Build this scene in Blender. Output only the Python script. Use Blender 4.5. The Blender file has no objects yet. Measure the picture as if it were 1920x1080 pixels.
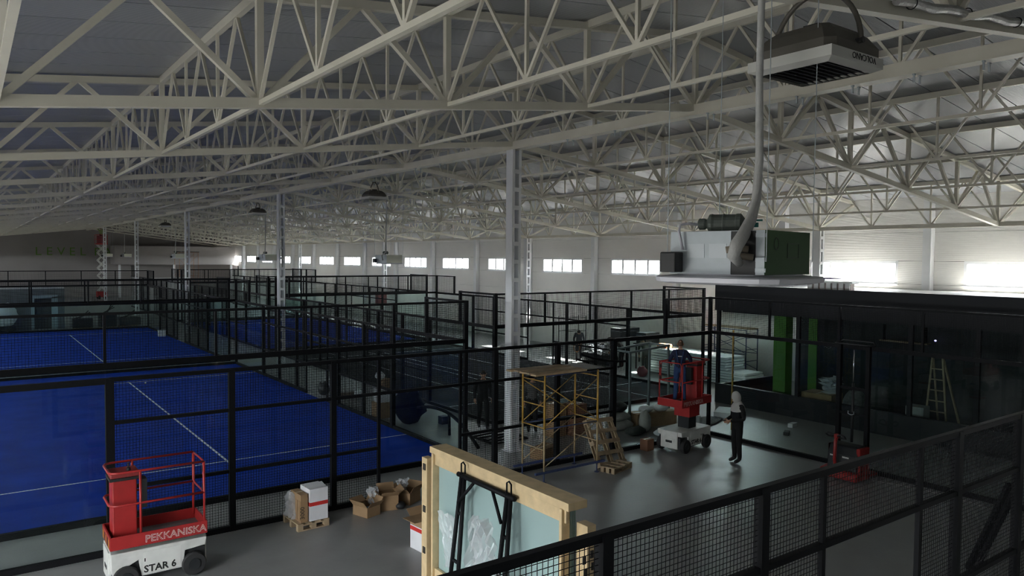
import bpy, bmesh, math, random
from mathutils import Vector, Matrix
random.seed(7)
PI = math.pi
S = bpy.context.scene
COL = S.collection

# ------------------------------------------------------------------ camera
CAM_H = 5.116
def cam_axes(yaw=36.113, pitch=2.34, roll=0.468):
    a, b, c = map(math.radians, (yaw, pitch, roll))
    fw = Vector((math.sin(a)*math.cos(b), math.cos(a)*math.cos(b), -math.sin(b)))
    rt = Vector((math.cos(a), -math.sin(a), 0)); up = rt.cross(fw)
    return rt*math.cos(c)+up*math.sin(c), up*math.cos(c)-rt*math.sin(c), fw
_r, _u, _f = cam_axes()
cd = bpy.data.cameras.new('camera'); cam = bpy.data.objects.new('camera', cd); COL.objects.link(cam)
cd.sensor_width = 36; cd.lens = 1399.9/1920*36; cd.clip_start = 0.05; cd.clip_end = 400
m = Matrix((( _r.x, _u.x, -_f.x, 0), (_r.y, _u.y, -_f.y, 0), (_r.z, _u.z, -_f.z, CAM_H), (0, 0, 0, 1)))
cam.matrix_world = m
S.camera = cam

# ------------------------------------------------------------------ light and exposure
S.view_settings.view_transform = 'Standard'; S.view_settings.look = 'None'
S.view_settings.gamma = 1; S.view_settings.use_curve_mapping = False
S.view_settings.exposure = 0.30
W = bpy.data.worlds.new('overcast_sky'); S.world = W; W.use_nodes = True
bg = W.node_tree.nodes['Background']; bg.inputs[1].default_value = 30.0
_tc = W.node_tree.nodes.new('ShaderNodeTexCoord'); _sx = W.node_tree.nodes.new('ShaderNodeSeparateXYZ'); _rp = W.node_tree.nodes.new('ShaderNodeValToRGB')
_rp.color_ramp.elements[0].position = .49; _rp.color_ramp.elements[0].color = (.27, .265, .25, 1)      # ground outside
_rp.color_ramp.elements[1].position = .51; _rp.color_ramp.elements[1].color = (.93, .97, 1.0, 1)       # bright sky
_ma = W.node_tree.nodes.new('ShaderNodeMath'); _ma.operation = 'MULTIPLY_ADD'; _ma.inputs[1].default_value = .5; _ma.inputs[2].default_value = .5
for _a, _b in ((_tc.outputs['Generated'], _sx.inputs[0]), (_sx.outputs['Z'], _ma.inputs[0]), (_ma.outputs[0], _rp.inputs[0]), (_rp.outputs[0], bg.inputs[0])): W.node_tree.links.new(_a, _b)
sl = bpy.data.lights.new('sun', 'SUN'); sl.energy = 108.0; sl.angle = math.radians(2.0); sl.color = (1.0, 0.96, 0.9)
so = bpy.data.objects.new('sun', sl); COL.objects.link(so); so.location = (60, 30, 60)
so.rotation_euler = Vector((-1.0, 0.12, -1.2)).to_track_quat('-Z', 'Y').to_euler()
cy = S.cycles
cy.max_bounces = 8; cy.diffuse_bounces = 6; cy.glossy_bounces = 4; cy.transmission_bounces = 4; cy.transparent_max_bounces = 48
cy.filter_width = 1.0
cy.sample_clamp_indirect = 60.0; cy.use_denoising = True
cy.caustics_reflective = False; cy.caustics_refractive = False

# ------------------------------------------------------------------ materials
MATS = {}
def mat(name, col=(.5,.5,.5), rough=.5, metal=0, var=.0, scale=4., bump=0., bscale=60., spec=.5, rvar=0., col2=None, emit=0):
    if name in MATS: return MATS[name]
    M = bpy.data.materials.new(name); M.use_nodes = True; nt = M.node_tree; b = nt.nodes['Principled BSDF']
    b.inputs['Base Color'].default_value = (*col, 1); b.inputs['Roughness'].default_value = rough
    b.inputs['Metallic'].default_value = metal; b.inputs['Specular IOR Level'].default_value = spec
    if var or rvar or bump or col2:
        tc = nt.nodes.new('ShaderNodeTexCoord'); nz = nt.nodes.new('ShaderNodeTexNoise')
        nz.inputs['Scale'].default_value = scale; nz.inputs['Detail'].default_value = 6
        nt.links.new(tc.outputs['Object'], nz.inputs['Vector'])
    if var or col2:
        c2 = col2 or tuple(min(1, x*(1+var)) for x in col); c1 = col if col2 else tuple(x*(1-var) for x in col)
        rp = nt.nodes.new('ShaderNodeValToRGB'); rp.color_ramp.elements[0].color = (*c1, 1); rp.color_ramp.elements[1].color = (*c2, 1)
        rp.color_ramp.elements[0].position = .25; rp.color_ramp.elements[1].position = .75
        nt.links.new(nz.outputs['Fac'], rp.inputs[0]); nt.links.new(rp.outputs[0], b.inputs['Base Color'])
    if rvar:
        mr = nt.nodes.new('ShaderNodeMapRange'); mr.inputs['From Min'].default_value = .35; mr.inputs['From Max'].default_value = .65
        mr.inputs['To Min'].default_value = max(.02, rough-rvar); mr.inputs['To Max'].default_value = min(1, rough+rvar)
        nt.links.new(nz.outputs['Fac'], mr.inputs[0]); nt.links.new(mr.outputs[0], b.inputs['Roughness'])
    if bump:
        n2 = nt.nodes.new('ShaderNodeTexNoise'); n2.inputs['Scale'].default_value = bscale; n2.inputs['Detail'].default_value = 4
        nt.links.new(tc.outputs['Object'], n2.inputs['Vector'])
        bp = nt.nodes.new('ShaderNodeBump'); bp.inputs['Strength'].default_value = bump; bp.inputs['Distance'].default_value = .02
        nt.links.new(n2.outputs['Fac'], bp.inputs['Height']); nt.links.new(bp.outputs[0], b.inputs['Normal'])
    if emit:
        b.inputs['Emission Color'].default_value = (*col, 1); b.inputs['Emission Strength'].default_value = emit
    MATS[name] = M; return M
def ribbed(name, col, rough, axis, freq, strength):
    M = mat(name, col, rough, var=.04, scale=.8); nt = M.node_tree; b = nt.nodes['Principled BSDF']
    tc = nt.nodes.new('ShaderNodeTexCoord'); wv = nt.nodes.new('ShaderNodeTexWave'); wv.bands_direction = axis
    wv.inputs['Scale'].default_value = freq; nt.links.new(tc.outputs['Object'], wv.inputs['Vector'])
    bp = nt.nodes.new('ShaderNodeBump'); bp.inputs['Strength'].default_value = strength; bp.inputs['Distance'].default_value = .004
    nt.links.new(wv.outputs['Fac'], bp.inputs['Height']); nt.links.new(bp.outputs[0], b.inputs['Normal']); return M
def glass(name, tint, gloss=1.0, rough=.0):
    M = bpy.data.materials.new(name); M.use_nodes = True; nt = M.node_tree; nt.nodes.clear()
    o = nt.nodes.new('ShaderNodeOutputMaterial'); t = nt.nodes.new('ShaderNodeBsdfTransparent'); g = nt.nodes.new('ShaderNodeBsdfGlossy')
    x = nt.nodes.new('ShaderNodeMixShader'); fr = nt.nodes.new('ShaderNodeLayerWeight'); fr.inputs[0].default_value = .5
    pw = nt.nodes.new('ShaderNodeMath'); pw.operation = 'POWER'; pw.inputs[1].default_value = 5
    mu = nt.nodes.new('ShaderNodeMath'); mu.operation = 'MULTIPLY_ADD'; mu.inputs[1].default_value = .9*gloss; mu.inputs[2].default_value = .035*gloss
    t.inputs[0].default_value = (*tint, 1); g.inputs['Roughness'].default_value = rough
    nt.links.new(fr.outputs['Facing'], pw.inputs[0]); nt.links.new(pw.outputs[0], mu.inputs[0]); nt.links.new(mu.outputs[0], x.inputs[0])
    nt.links.new(t.outputs[0], x.inputs[1]); nt.links.new(g.outputs[0], x.inputs[2]); nt.links.new(x.outputs[0], o.inputs[0])
    MATS[name] = M; return M
STEEL = mat('cream_painted_steel', (.64,.61,.52), .45, var=.06, scale=2)
WHITE_STEEL = mat('white_painted_steel', (.72,.73,.74), .45, var=.04, scale=2)
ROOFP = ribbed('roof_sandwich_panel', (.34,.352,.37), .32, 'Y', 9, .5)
WALLP = ribbed('wall_sandwich_panel', (.74,.73,.70), .5, 'Z', 12, .4)
CONC = mat('power_floated_concrete', (.28,.282,.277), .36, var=.13, scale=1.7, bump=.13, bscale=8, rvar=.05, spec=.35)
BLK = mat('black_powder_coat', (.0055,.006,.0075), .6, spec=.16)
WIRE = mat('black_mesh_wire', (.007,.0075,.009), .6, spec=.15)
GLASS = glass('court_glass', (.80,.90,.89), .9)
BLUE = mat('blue_artificial_turf', (.011,.052,.40), .95, var=.22, scale=1.1, bump=.6, bscale=420, spec=.1)
DTURF = mat('charcoal_artificial_turf', (.035,.037,.042), .95, var=.3, scale=1.3, bump=.6, bscale=420, spec=.1)
LINE = mat('white_court_line', (.75,.77,.80), .8, bump=.3, bscale=300)
FRAMEW = mat('white_window_frame', (.78,.79,.80), .4)
WINGLASS = glass('window_glass', (.97,.98,.98), .6)
KBLK = mat('anthracite_cladding', (.010,.011,.014), .55, spec=.3, var=.1, scale=1)
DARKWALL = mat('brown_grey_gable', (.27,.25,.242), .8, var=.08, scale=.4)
WOOD = mat('pale_pine', (.62,.47,.27), .6, var=.15, scale=7, bump=.1)
WOOD2 = mat('weathered_board', (.36,.27,.17), .7, var=.25, scale=6, bump=.2)
CARD = mat('brown_cardboard', (.30,.19,.10), .8, var=.12, scale=5)
CARDW = mat('white_cardboard', (.68,.68,.70), .7, var=.05, scale=5)
RED = mat('red_lift_paint', (.36,.022,.022), .4, var=.10, scale=5)
REDTAPE = mat('red_print', (.55,.03,.025), .6)
LWHITE = mat('scuffed_white_paint', (.60,.60,.57), .45, var=.12, scale=7)
RUBBER = mat('dark_rubber', (.02,.02,.021), .8)
PLAST = mat('black_plastic', (.018,.019,.021), .5)
GALV = mat('galvanised_sheet', (.40,.44,.47), .45, metal=.4, var=.10, scale=9, rvar=.1)
GREENS = mat('olive_green_sheet', (.045,.10,.04), .7, var=.05, scale=3, spec=.2)
GREYF = mat('grey_foam_sleeve', (.46,.46,.45), .9, var=.08, scale=14, bump=.3, bscale=40)
DGREEN = mat('dark_grey_green_plastic', (.085,.10,.09), .6)
TEAL = mat('teal_valve', (.03,.22,.20), .5)
PVC = mat('lilac_white_panel', (.70,.70,.76), .4)
TAUPE = mat('taupe_heater_shell', (.085,.078,.066), .55, var=.05, scale=3)
HEATW = mat('heater_grille_frame', (.52,.52,.49), .5)
YEL = mat('yellow_scaffold_paint', (.42,.25,.05), .5, var=.25, scale=9)
BLUEP = mat('blue_scaffold_paint', (.035,.055,.14), .5, var=.25, scale=9)
TAN = mat('tan_scaffold_paint', (.36,.27,.15), .5, var=.2, scale=9)
GREENW = mat('green_painted_column', (.085,.24,.022), .6)
FOAM = mat('white_insulation', (.80,.82,.82), .6, var=.04, scale=4)
FILM = None
INK = mat('black_print', (.012,.012,.012), .6)
WINK = mat('white_print', (.62,.60,.58), .6)
GREENT = mat('faint_green_letters', (.11,.22,.04), .7)

# ------------------------------------------------------------------ helpers
class MB:
    def __init__(s): s.v = []; s.f = []
    def add(s, vs, fs):
        o = len(s.v); s.v += [tuple(v) for v in vs]; s.f += [tuple(i+o for i in f) for f in fs]; return s
    def box(s, c, d, rz=0, M=None):
        x, y, z = d[0]/2, d[1]/2, d[2]/2
        vs = [Vector((a*x, b*y, e*z)) for e in (-1, 1) for b in (-1, 1) for a in (-1, 1)]
        R = M if M is not None else Matrix.Rotation(rz, 3, 'Z')
        vs = [R @ v + Vector(c) for v in vs]
        return s.add(vs, [(0,2,3,1),(4,5,7,6),(0,1,5,4),(2,6,7,3),(0,4,6,2),(1,3,7,5)])
    def bx(s, x0, x1, y0, y1, z0, z1): return s.box(((x0+x1)/2,(y0+y1)/2,(z0+z1)/2), (x1-x0,y1-y0,z1-z0))
    def beam(s, p, q, w, h=None, up=(0,0,1), ext=0):
        p = Vector(p); q = Vector(q); d = q-p; L = d.length; d.normalize(); u = Vector(up)
        if abs(d.dot(u)) > .98: u = Vector((0,1,0)) if abs(d.y) < .9 else Vector((1,0,0))
        sd = d.cross(u).normalized(); u = sd.cross(d); R = Matrix((sd, d, u)).transposed()
        return s.box((p+q)/2, (w, L+2*ext, h or w), M=R)
    def tube(s, p, q, r, n=8, r2=None, cap=True):
        return s.poly([p, q], [r, r if r2 is None else r2], n, cap)
    def poly(s, pts, r, n=8, cap=True, closed=False):
        pts = [Vector(p) for p in pts]; N = len(pts); rr = r if isinstance(r, (list, tuple)) else [r]*N
        o = len(s.v); up = None
        for i, p in enumerate(pts):
            if closed: d = pts[(i+1) % N]-pts[i-1]
            else: d = pts[min(i+1, N-1)]-pts[max(i-1, 0)]
            d.normalize()
            if up is None: up = Vector((0,0,1)) if abs(d.z) < .9 else Vector((1,0,0))
            a = d.cross(up).normalized(); up = a.cross(d).normalized()
            for k in range(n):
                t = 2*PI*k/n; s.v.append(tuple(p+(a*math.cos(t)+up*math.sin(t))*rr[i]))
        for i in range(N if closed else N-1):
            j = (i+1) % N
            for k in range(n): s.f.append((o+i*n+k, o+i*n+(k+1) % n, o+j*n+(k+1) % n, o+j*n+k))
        if cap and not closed:
            s.f.append(tuple(o+k for k in range(n))[::-1]); s.f.append(tuple(o+(N-1)*n+k for k in range(n)))
        return s
    def lathe(s, prof, n=24, c=(0,0,0), axis='Z'):
        o = len(s.v)
        for r, z in prof:
            for k in range(n):
                t = 2*PI*k/n; x, y = r*math.cos(t), r*math.sin(t)
                v = {'Z':(x,y,z), 'X':(z,x,y), 'Y':(x,z,y)}[axis]; s.v.append((v[0]+c[0], v[1]+c[1], v[2]+c[2]))
        for i in range(len(prof)-1):
            for k in range(n): s.f.append((o+i*n+k, o+i*n+(k+1) % n, o+(i+1)*n+(k+1) % n, o+(i+1)*n+k))
        s.f.append(tuple(o+k for k in range(n))[::-1]); s.f.append(tuple(o+(len(prof)-1)*n+k for k in range(n)))
        return s
    def prism(s, pts, y0, y1):      # outline in x,z pushed along y
        n = len(pts); vs = [(x, y0, z) for x, z in pts]+[(x, y1, z) for x, z in pts]
        return s.add(vs, [tuple(range(n)), tuple(range(2*n-1, n-1, -1))]+[(i, n+i, n+(i+1) % n, (i+1) % n) for i in range(n)])
    def mesh(s, name):
        me = bpy.data.meshes.new(name); me.from_pydata(s.v, [], s.f); me.validate()
        bm = bmesh.new(); bm.from_mesh(me); bmesh.ops.recalc_face_normals(bm, faces=bm.faces); bm.to_mesh(me); bm.free()
        return me
    def build(s, name, mt, parent=None, smooth=False, loc=(0,0,0), rz=0):
        me = s.mesh(name); me.materials.append(mt)
        if smooth:
            for p in me.polygons: p.use_smooth = True
        return link(name, me, parent, loc, rz)
def link(name, me, parent=None, loc=(0,0,0), rz=0):
    o = bpy.data.objects.new(name, me); COL.objects.link(o); o.location = loc; o.rotation_euler = (0, 0, rz)
    if parent is not None: o.parent = parent
    return o
def tag(o, label, cat=None, group=None, kind=None):
    if label: o['label'] = label
    if cat: o['category'] = cat
    if group: o['group'] = group
    if kind: o['kind'] = kind
    return o
def thing(name, label, cat, loc=(0,0,0), rz=0, group=None):
    o = bpy.data.objects.new(name, None); COL.objects.link(o); o.location = loc; o.rotation_euler = (0, 0, rz)
    o.empty_display_size = .2
    return tag(o, label, cat, group)
def bevel(o, w=.01, seg=2):
    b = o.modifiers.new('bevel', 'BEVEL'); b.width = w; b.segments = seg; b.limit_method = 'ANGLE'; return o
def struct(name, mb, mt, label=None):
    o = mb.build(name, mt); o['kind'] = 'structure'
    if label: o['label'] = label
    return o
def sempty(name, label=None):
    o = bpy.data.objects.new(name, None); COL.objects.link(o); o['kind'] = 'structure'
    if label: o['label'] = label
    return o
def text(name, s, size, mt, parent, loc, rot, depth=.002, sx=1.0, bold=0):
    c = bpy.data.curves.new(name, 'FONT'); c.body = s; c.size = size; c.extrude = depth; c.offset = bold; c.resolution_u = 2
    tmp = bpy.data.objects.new(name, c); COL.objects.link(tmp)
    dg = bpy.context.evaluated_depsgraph_get(); me = bpy.data.meshes.new_from_object(tmp.evaluated_get(dg))
    bpy.data.objects.remove(tmp); me.materials.clear(); me.materials.append(mt)
    o = link(name, me, parent, loc); o.rotation_euler = rot; o.scale = (sx, 1, 1); return o
ORD = ['first','second','third','fourth','fifth','sixth','seventh','eighth','ninth','tenth','eleventh','twelfth','thirteenth','fourteenth','fifteenth','sixteenth','seventeenth','eighteenth','nineteenth','twentieth']

# ------------------------------------------------------------------ hall geometry
RX = 11.6                       # ridge line
XL, XR = -4.9, 28.08            # long walls
YN, YF = -8.0, 102.0            # gables
def zb(x): return 8.08-(.1165*(RX-x) if x < RX else .128*(x-RX))     # bottom chord centre
TD = 1.38                        # truss depth
def zr(x): return zb(x)+TD+.10   # underside of the roof panels
NX = [RX+2.83*k for k in range(-5, 6)]
TY = [3.86+6*n for n in range(17)]

floor = struct('floor', MB().bx(XL-.3, XR+.3, YN-.3, YF+.3, -.2, 0), CONC, 'grey polished concrete floor of the hall')
# roof panels, one metre wide, running down each slope
ceil_ = sempty('ceiling', 'grey white sandwich panel roof underside')
for sgn, xe in ((-1, XL), (1, XR)):
    mb = MB(); x0, x1 = RX, xe+.2*sgn
    vs = [(x, y, zr(x)+dz) for dz in (0, .12) for y in (.011, .989) for x in (x0, x1)]
    mb.add(vs, [(0,1,3,2),(4,6,7,5),(0,4,5,1),(2,3,7,6),(0,2,6,4),(1,5,7,3)])
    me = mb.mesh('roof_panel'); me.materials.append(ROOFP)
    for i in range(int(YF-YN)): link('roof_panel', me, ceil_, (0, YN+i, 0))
    back = MB(); back.add([(x, y, zr(x)+dz) for dz in (.125, .2) for y in (YN, YF) for x in (x0, x1)], [(0,1,3,2),(4,6,7,5),(0,4,5,1),(2,3,7,6),(0,2,6,4),(1,5,7,3)])
    back.build('roof_deck', mat('dark_seam', (.03,.03,.03), .9), ceil_)
MB().bx(RX-.18, RX+.18, YN, YF, zr(RX)-.03, zr(RX)+.0).build('ridge_flashing', ROOFP, ceil_)

# walls
WY0, WST, WLEN, WZ0, WZ1 = 14.05, 5.9, 3.6, 4.25, 5.10
def long_wall(name, x, sgn, label, gate=None):
    w = sempty(name, label)
    starts = []; y = WY0-WST*3
    while y+WLEN < YF-.4: 
        if y > YN+.3: starts.append(y)
        y += WST
    px = x+sgn*.05
    if gate: MB().bx(px-.05, px+.05, gate[0], gate[1], ADDED_GATE_H, 3.19).build('added_gate_lintel', WALLP, w); MB().bx(px-.1, px-.055, gate[0], gate[1], 3.15, WZ0).build('wall_backing', KBLK, w)
    bands = [0, 1.06, 2.12, 3.19, WZ0]
    top = zr(x)+.3
    bands2 = [WZ1, 6.15, top]
    piers = [YN]+[s+WLEN+1.15 for s in starts[:-1]]+[YF]
    cache = {}
    def panel(y0, y1, z0, z1):
        if gate and z1 <= 3.2 and y1 > gate[0] and y0 < gate[1]:
            if y0 < gate[0]-.05: panel(y0, gate[0], z0, z1)
            if y1 > gate[1]+.05: panel(gate[1], y1, z0, z1)
            return
        k = (round(y1-y0, 3), round(z1-z0, 3))
        if k not in cache:
            me = MB().box((0, 0, (z1-z0)/2), (.1, y1-y0-.008, z1-z0-.008)).mesh('wall_panel'); me.materials.append(WALLP); cache[k] = me
        link('wall_panel', cache[k], w, (px, (y0+y1)/2, z0))
    for a, b in zip(piers[:-1], piers[1:]):
        for z0, z1 in list(zip(bands[:-1], bands[1:]))+list(zip(bands2[:-1], bands2[1:])): panel(a, b, z0, z1)
    ys = [YN]+[v for s in starts for v in (s, s+WLEN)]+[YF]
    for a, b in zip(ys[0::2], ys[1::2]):
        panel(a, b, WZ0, WZ1)
        MB().bx(min(px+sgn*.055, px+sgn*.12), max(px+sgn*.055, px+sgn*.12), a, b, WZ0, WZ1).build('wall_backing', KBLK, w)
    for a, b in (((YN, YF),) if not gate else ((YN, gate[0]), (gate[1], YF))): MB().bx(min(px+sgn*.055, px+sgn*.12), max(px+sgn*.055, px+sgn*.12), a, b, 0, WZ0).build('wall_backing', KBLK, w)
    MB().bx(min(px+sgn*.055, px+sgn*.12), max(px+sgn*.055, px+sgn*.12), YN, YF, WZ1, top).build('wall_backing', KBLK, w)
    return starts, piers
st_r, piers_r = long_wall('wall_right', XR, 1, 'white sandwich panel long wall with a strip of windows')
ADDED_GATE = (5.8, 8.8); ADDED_GATE_H = 2.7
st_l, piers_l = long_wall('wall_left', XL, -1, 'white sandwich panel long wall on the left', ADDED_GATE)
def portal(x, y, z, w, h, sgn):
    pl = bpy.data.lights.new('daylight_portal', 'AREA'); pl.shape = 'RECTANGLE'; pl.size = h; pl.size_y = w; pl.cycles.is_portal = True
    po = bpy.data.objects.new('daylight_portal', pl); COL.objects.link(po); po.location = (x+sgn*.16, y, z); po.rotation_euler = (0, sgn*PI/2, 0)
portal(XL, sum(ADDED_GATE)/2, ADDED_GATE_H/2+.05, ADDED_GATE[1]-ADDED_GATE[0], ADDED_GATE_H-.1, -1)      # unseen gate opening, added to let daylight in from the left
# windows
wf = MB(); ww = WLEN; hh = WZ1-WZ0
for z in (0.04, hh-.04): wf.box((0, 0, z), (.1, ww, .1))
for y in (-ww/2+.04, ww/2-.04): wf.box((0, y, hh/2), (.1, .1, hh))
wf_me = wf.mesh('window_frame'); wf_me.materials.append(FRAMEW)
mu_me = MB().box((0, 0, hh/2), (.07, .11, hh-.1)).mesh('mullion'); mu_me.materials.append(FRAMEW)
pn_me = MB().box((0, 0, hh/2), (.012, ww/4-.115, hh-.12)).mesh('window_pane'); pn_me.materials.append(WINGLASS)
sill_me = MB().box((0, 0, -.012), (.16, ww+.1, .024)).mesh('window_sill'); sill_me.materials.append(FRAMEW)
wi = 0
for x, sts, sgn in ((XR, st_r, 1), (XL, st_l, -1)):  # the left wall's window row is unseen, added for daylight from that side
    for s in sts:
        wi += 1
        o = sempty('window_%d' % wi); o.location = (x+sgn*.05, s+ww/2, WZ0)
        link('window_frame', wf_me, o); link('window_sill', sill_me, o, (-sgn*.04, 0, 0))
        for k in (-1, 0, 1): link('mullion', mu_me, o, (0, k*ww/4, 0))
        for k in range(4): link('window_pane', pn_me, o, (0, (k-1.5)*ww/4, 0))
        portal(x, s+ww/2, WZ0+hh/2, ww, hh, sgn)
# gables
def gable(name, y, dy, mt, label):
    pts = [(XL-.1, 0), (XR+.1, 0), (XR+.1, zr(XR)+.3), (RX, zr(RX)+.3), (XL-.1, zr(XL)+.3)]
    struct(name, MB().prism(pts, y, y+dy), mt, label)
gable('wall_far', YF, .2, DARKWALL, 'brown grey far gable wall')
gable('wall_near', YN-.2, .2, WALLP, 'near gable wall behind the viewer')
# faint green letters on the far gable
gl = thing('wall_lettering', 'faint green lettering high on the far brown gable wall', 'sign', (0, YF-.03, 0))
for ch, x in zip('LEVELPADEL', (6.3, 7.4, 8.5, 9.7, 10.8, 12.3, 13.3, 14.4, 15.5, 16.4)): text('letter', ch, 1.35, GREENT, gl, (x, 0, 4.95), (PI/2, 0, 0), .01)
# wall posts along the right wall
for i, y in enumerate(piers_r[1:-1]):
    o = MB().bx(-.14, .14, -.14, .14, 0, zr(XR)-.1).build('trim_%d' % (i+1), WHITE_STEEL, None, loc=(XR-.15, y, 0)); o['kind'] = 'structure'

# ------------------------------------------------------------------ roof trusses
TW = .09
def truss_pieces():
    P = []
    for sgn, xe in ((-1, XL), (1, XR)):
        xb = RX+2.83*5*sgn
        P.append(('bottom_chord', MB().beam((RX, 0, zb(RX)), (xb, 0, zb(xb)), .12, .13)))
        P.append(('top_chord', MB().beam((RX, 0, zb(RX)+TD), (xe, 0, zb(xe)+TD), .12, .12)))
        for k in range(0, 6):
            x = RX+2.83*k*sgn
            if k > 0: P.append(('vertical_web', MB().beam((x, 0, zb(x)), (x, 0, zb(x)+TD), TW)))
            xm = x+1.415*sgn
            if k < 5:
                P.append(('diagonal_web', MB().beam((x, 0, zb(x)), (xm, 0, zb(xm)+TD), TW-.01)))
                x2 = x+2.83*sgn
                P.append(('diagonal_web', MB().beam((xm, 0, zb(xm)+TD), (x2, 0, zb(x2)), TW-.01)))
            else:
                P.append(('diagonal_web', MB().beam((x, 0, zb(x)), (xe, 0, zb(xe)+TD-.1), TW)))
    P.append(('vertical_web', MB().beam((RX, 0, zb(RX)), (RX, 0, zb(RX)+TD), TW)))
    return P
tp = [(n, b.mesh(n)) for n, b in truss_pieces()]
for n, me in tp: me.materials.append(STEEL)
allm = MB()
for n, b in truss_pieces(): allm.add(b.v, b.f)
far_me = allm.mesh('roof_truss'); far_me.materials.append(STEEL)
for i, y in enumerate(TY):
    lab = '%s cream roof truss from the camera, crossing the hall' % ORD[i]
    if i == 2: lab = 'third cream roof truss, landing on the nearest lattice column'
    if i == 5: lab = 'sixth cream roof truss, landing on the second lattice column'
    if i < 8:
        t = thing('roof_truss', lab, 'truss', (0, y, 0), group='cream roof trusses')
        for n, me in tp: link(n, me, t)
    else: tag(link('roof_truss', far_me, None, (0, y, 0)), lab, 'truss', 'cream roof trusses')

# lattice purlins along the hall
Y0P = TY[0]-6
diag = [((0,0),(1,1)), ((1,1),(2,0)), ((2,0),(3,1)), ((3,1),(4,0)), ((4,0),(5,1)), ((5,1),(6,0))]
dm = {}
for up in (1, 0):
    a, b = ((0, 0, 0), (0, 1, TD)) if up else ((0, 0, TD), (0, 1, 0))
    dm[up] = MB().beam(a, b, .045).mesh('diagonal_web'); dm[up].materials.append(STEEL)
vm = MB().beam((0,0,0), (0,0,TD), .045).mesh('vertical_web'); vm.materials.append(STEEL)
NB = 18
side = {-1: 'left', 1: 'right'}
for k in range(-5, 6):
    x = RX+2.83*k; z = zb(x)
    if k == 0:
        t = thing('ridge_girder', 'deep cream girder over the lattice columns along the ridge', 'beam', (x, 0, 0))
        MB().bx(-.09, .09, Y0P, YF, 7.93, 8.13).build('girder_beam', STEEL, t)
        MB().bx(-.13, .13, Y0P, YF, 7.915, 7.93).build('bottom_flange', STEEL, t)
    else:
        nm = ORD[abs(k)-1]
        t = thing('lattice_purlin', '%s lattice purlin to the %s of the ridge girder, running the hall length' % (nm, side[1 if k > 0 else -1]), 'purlin', (x, 0, 0), group='lattice purlins')
        w = .14 if abs(k) == 5 else .06
        MB().bx(-w/2, w/2, Y0P, YF, z-w/2, z+w/2).build('bottom_chord', STEEL, t)
    MB().bx(-.04, .04, Y0P, YF, z+TD-.04, z+TD+.09).build('top_chord', STEEL, t)
    far = MB()
    for n in range(NB):
        y = Y0P+6*n
        if y+6 > YF: break
        for a, b in diag:
            if 1 <= n <= 6: link('diagonal_web', dm[1 if b[1] else 0], t, (0, y+a[0], z))
            else: far.beam((0, y+a[0], z+a[1]*TD), (0, y+b[0], z+b[1]*TD), .045)
        for q in (2, 4):
            if 1 <= n <= 6: link('vertical_web', vm, t, (0, y+q, z))
            else: far.beam((0, y+q, z), (0, y+q, z+TD), .045)
    far.build('web_members', STEEL, t)['kind'] = 'stuff'

# ------------------------------------------------------------------ lattice columns
def lattice_column(loc, h, label, group):
    t = thing('lattice_column', label, 'column', loc, group=group)
    for sx in (-1, 1):
        m1 = MB(); m1.bx(min(sx*.13, sx*.14), max(sx*.13, sx*.14), -.14, .14, 0, h)
        for sy in (-1, 1): m1.bx(min(sx*.065, sx*.14), max(sx*.065, sx*.14), sy*.14-.006, sy*.14+.006, 0, h)
        m1.build('channel', WHITE_STEEL, t)
    bme = MB().box((0, 0, 0), (.22, .01, .11)).mesh('batten_plate'); bme.materials.append(WHITE_STEEL)
    z = .3
    while z < h-.1:
        for sy in (-1, 1): link('batten_plate', bme, t, (0, sy*.152, z))
        z += .47
    MB().bx(-.2, .2, -.2, .2, 0, .02).build('base_plate', WHITE_STEEL, t)
    return t
for n in range(5):
    lattice_column((RX, 15.86+18*n, 0), 7.915, '%s white lattice column from the camera under the ridge girder' % ORD[n] if n else 'nearest white lattice column, beside the scaffold tower', 'lattice columns under the ridge')
for n in range(5):
    lattice_column((25.75, 15.86+18*n, 0), zb(25.75)-.07, '%s white lattice column from the front in the row near the window wall' % ORD[n], 'lattice columns near the window wall')

# ------------------------------------------------------------------ padel court enclosures
_mesh_cache = {}
def wire_mesh(w, h, cell=.05, t=.0045):
    k = (round(w, 2), round(h, 2))
    if k in _mesh_cache: return _mesh_cache[k]
    vs, fs = [], []
    def wire(x0, x1, z0, z1, y0):
        o = len(vs); y1 = y0+t
        vs.extend([(x0,y0,z0),(x1,y0,z0),(x1,y1,z0),(x0,y1,z0),(x0,y0,z1),(x1,y0,z1),(x1,y1,z1),(x0,y1,z1)])
        if x1-x0 > z1-z0: fs.extend([(o,o+1,o+5,o+4),(o+3,o+7,o+6,o+2),(o,o+3,o+2,o+1),(o+4,o+5,o+6,o+7)])
        else: fs.extend([(o,o+1,o+5,o+4),(o+2,o+3,o+7,o+6),(o+1,o+2,o+6,o+5),(o+3,o,o+4,o+7)])
    n = round(w/cell)
    for i in range(n+1): x = -w/2+w*i/n; wire(x-t/2, x+t/2, 0, h, 0)
    n = round(h/cell)
    for i in range(n+1): z = h*i/n; wire(-w/2, w/2, z-t/2, z+t/2, t)
    me = bpy.data.meshes.new('mesh_panel'); me.from_pydata(vs, [], fs); me.materials.append(WIRE)
    _mesh_cache[k] = me; return me
_box_cache = {}
def cbox(name, d, mt):
    k = (name, tuple(round(v, 3) for v in d), mt.name)
    if k not in _box_cache:
        me = MB().box((0,0,0), d).mesh(name); me.materials.append(mt); _box_cache[k] = me
    return _box_cache[k]
GLASS2 = glass('court_glass_pane', (.915,.955,.95), .5)
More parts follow.
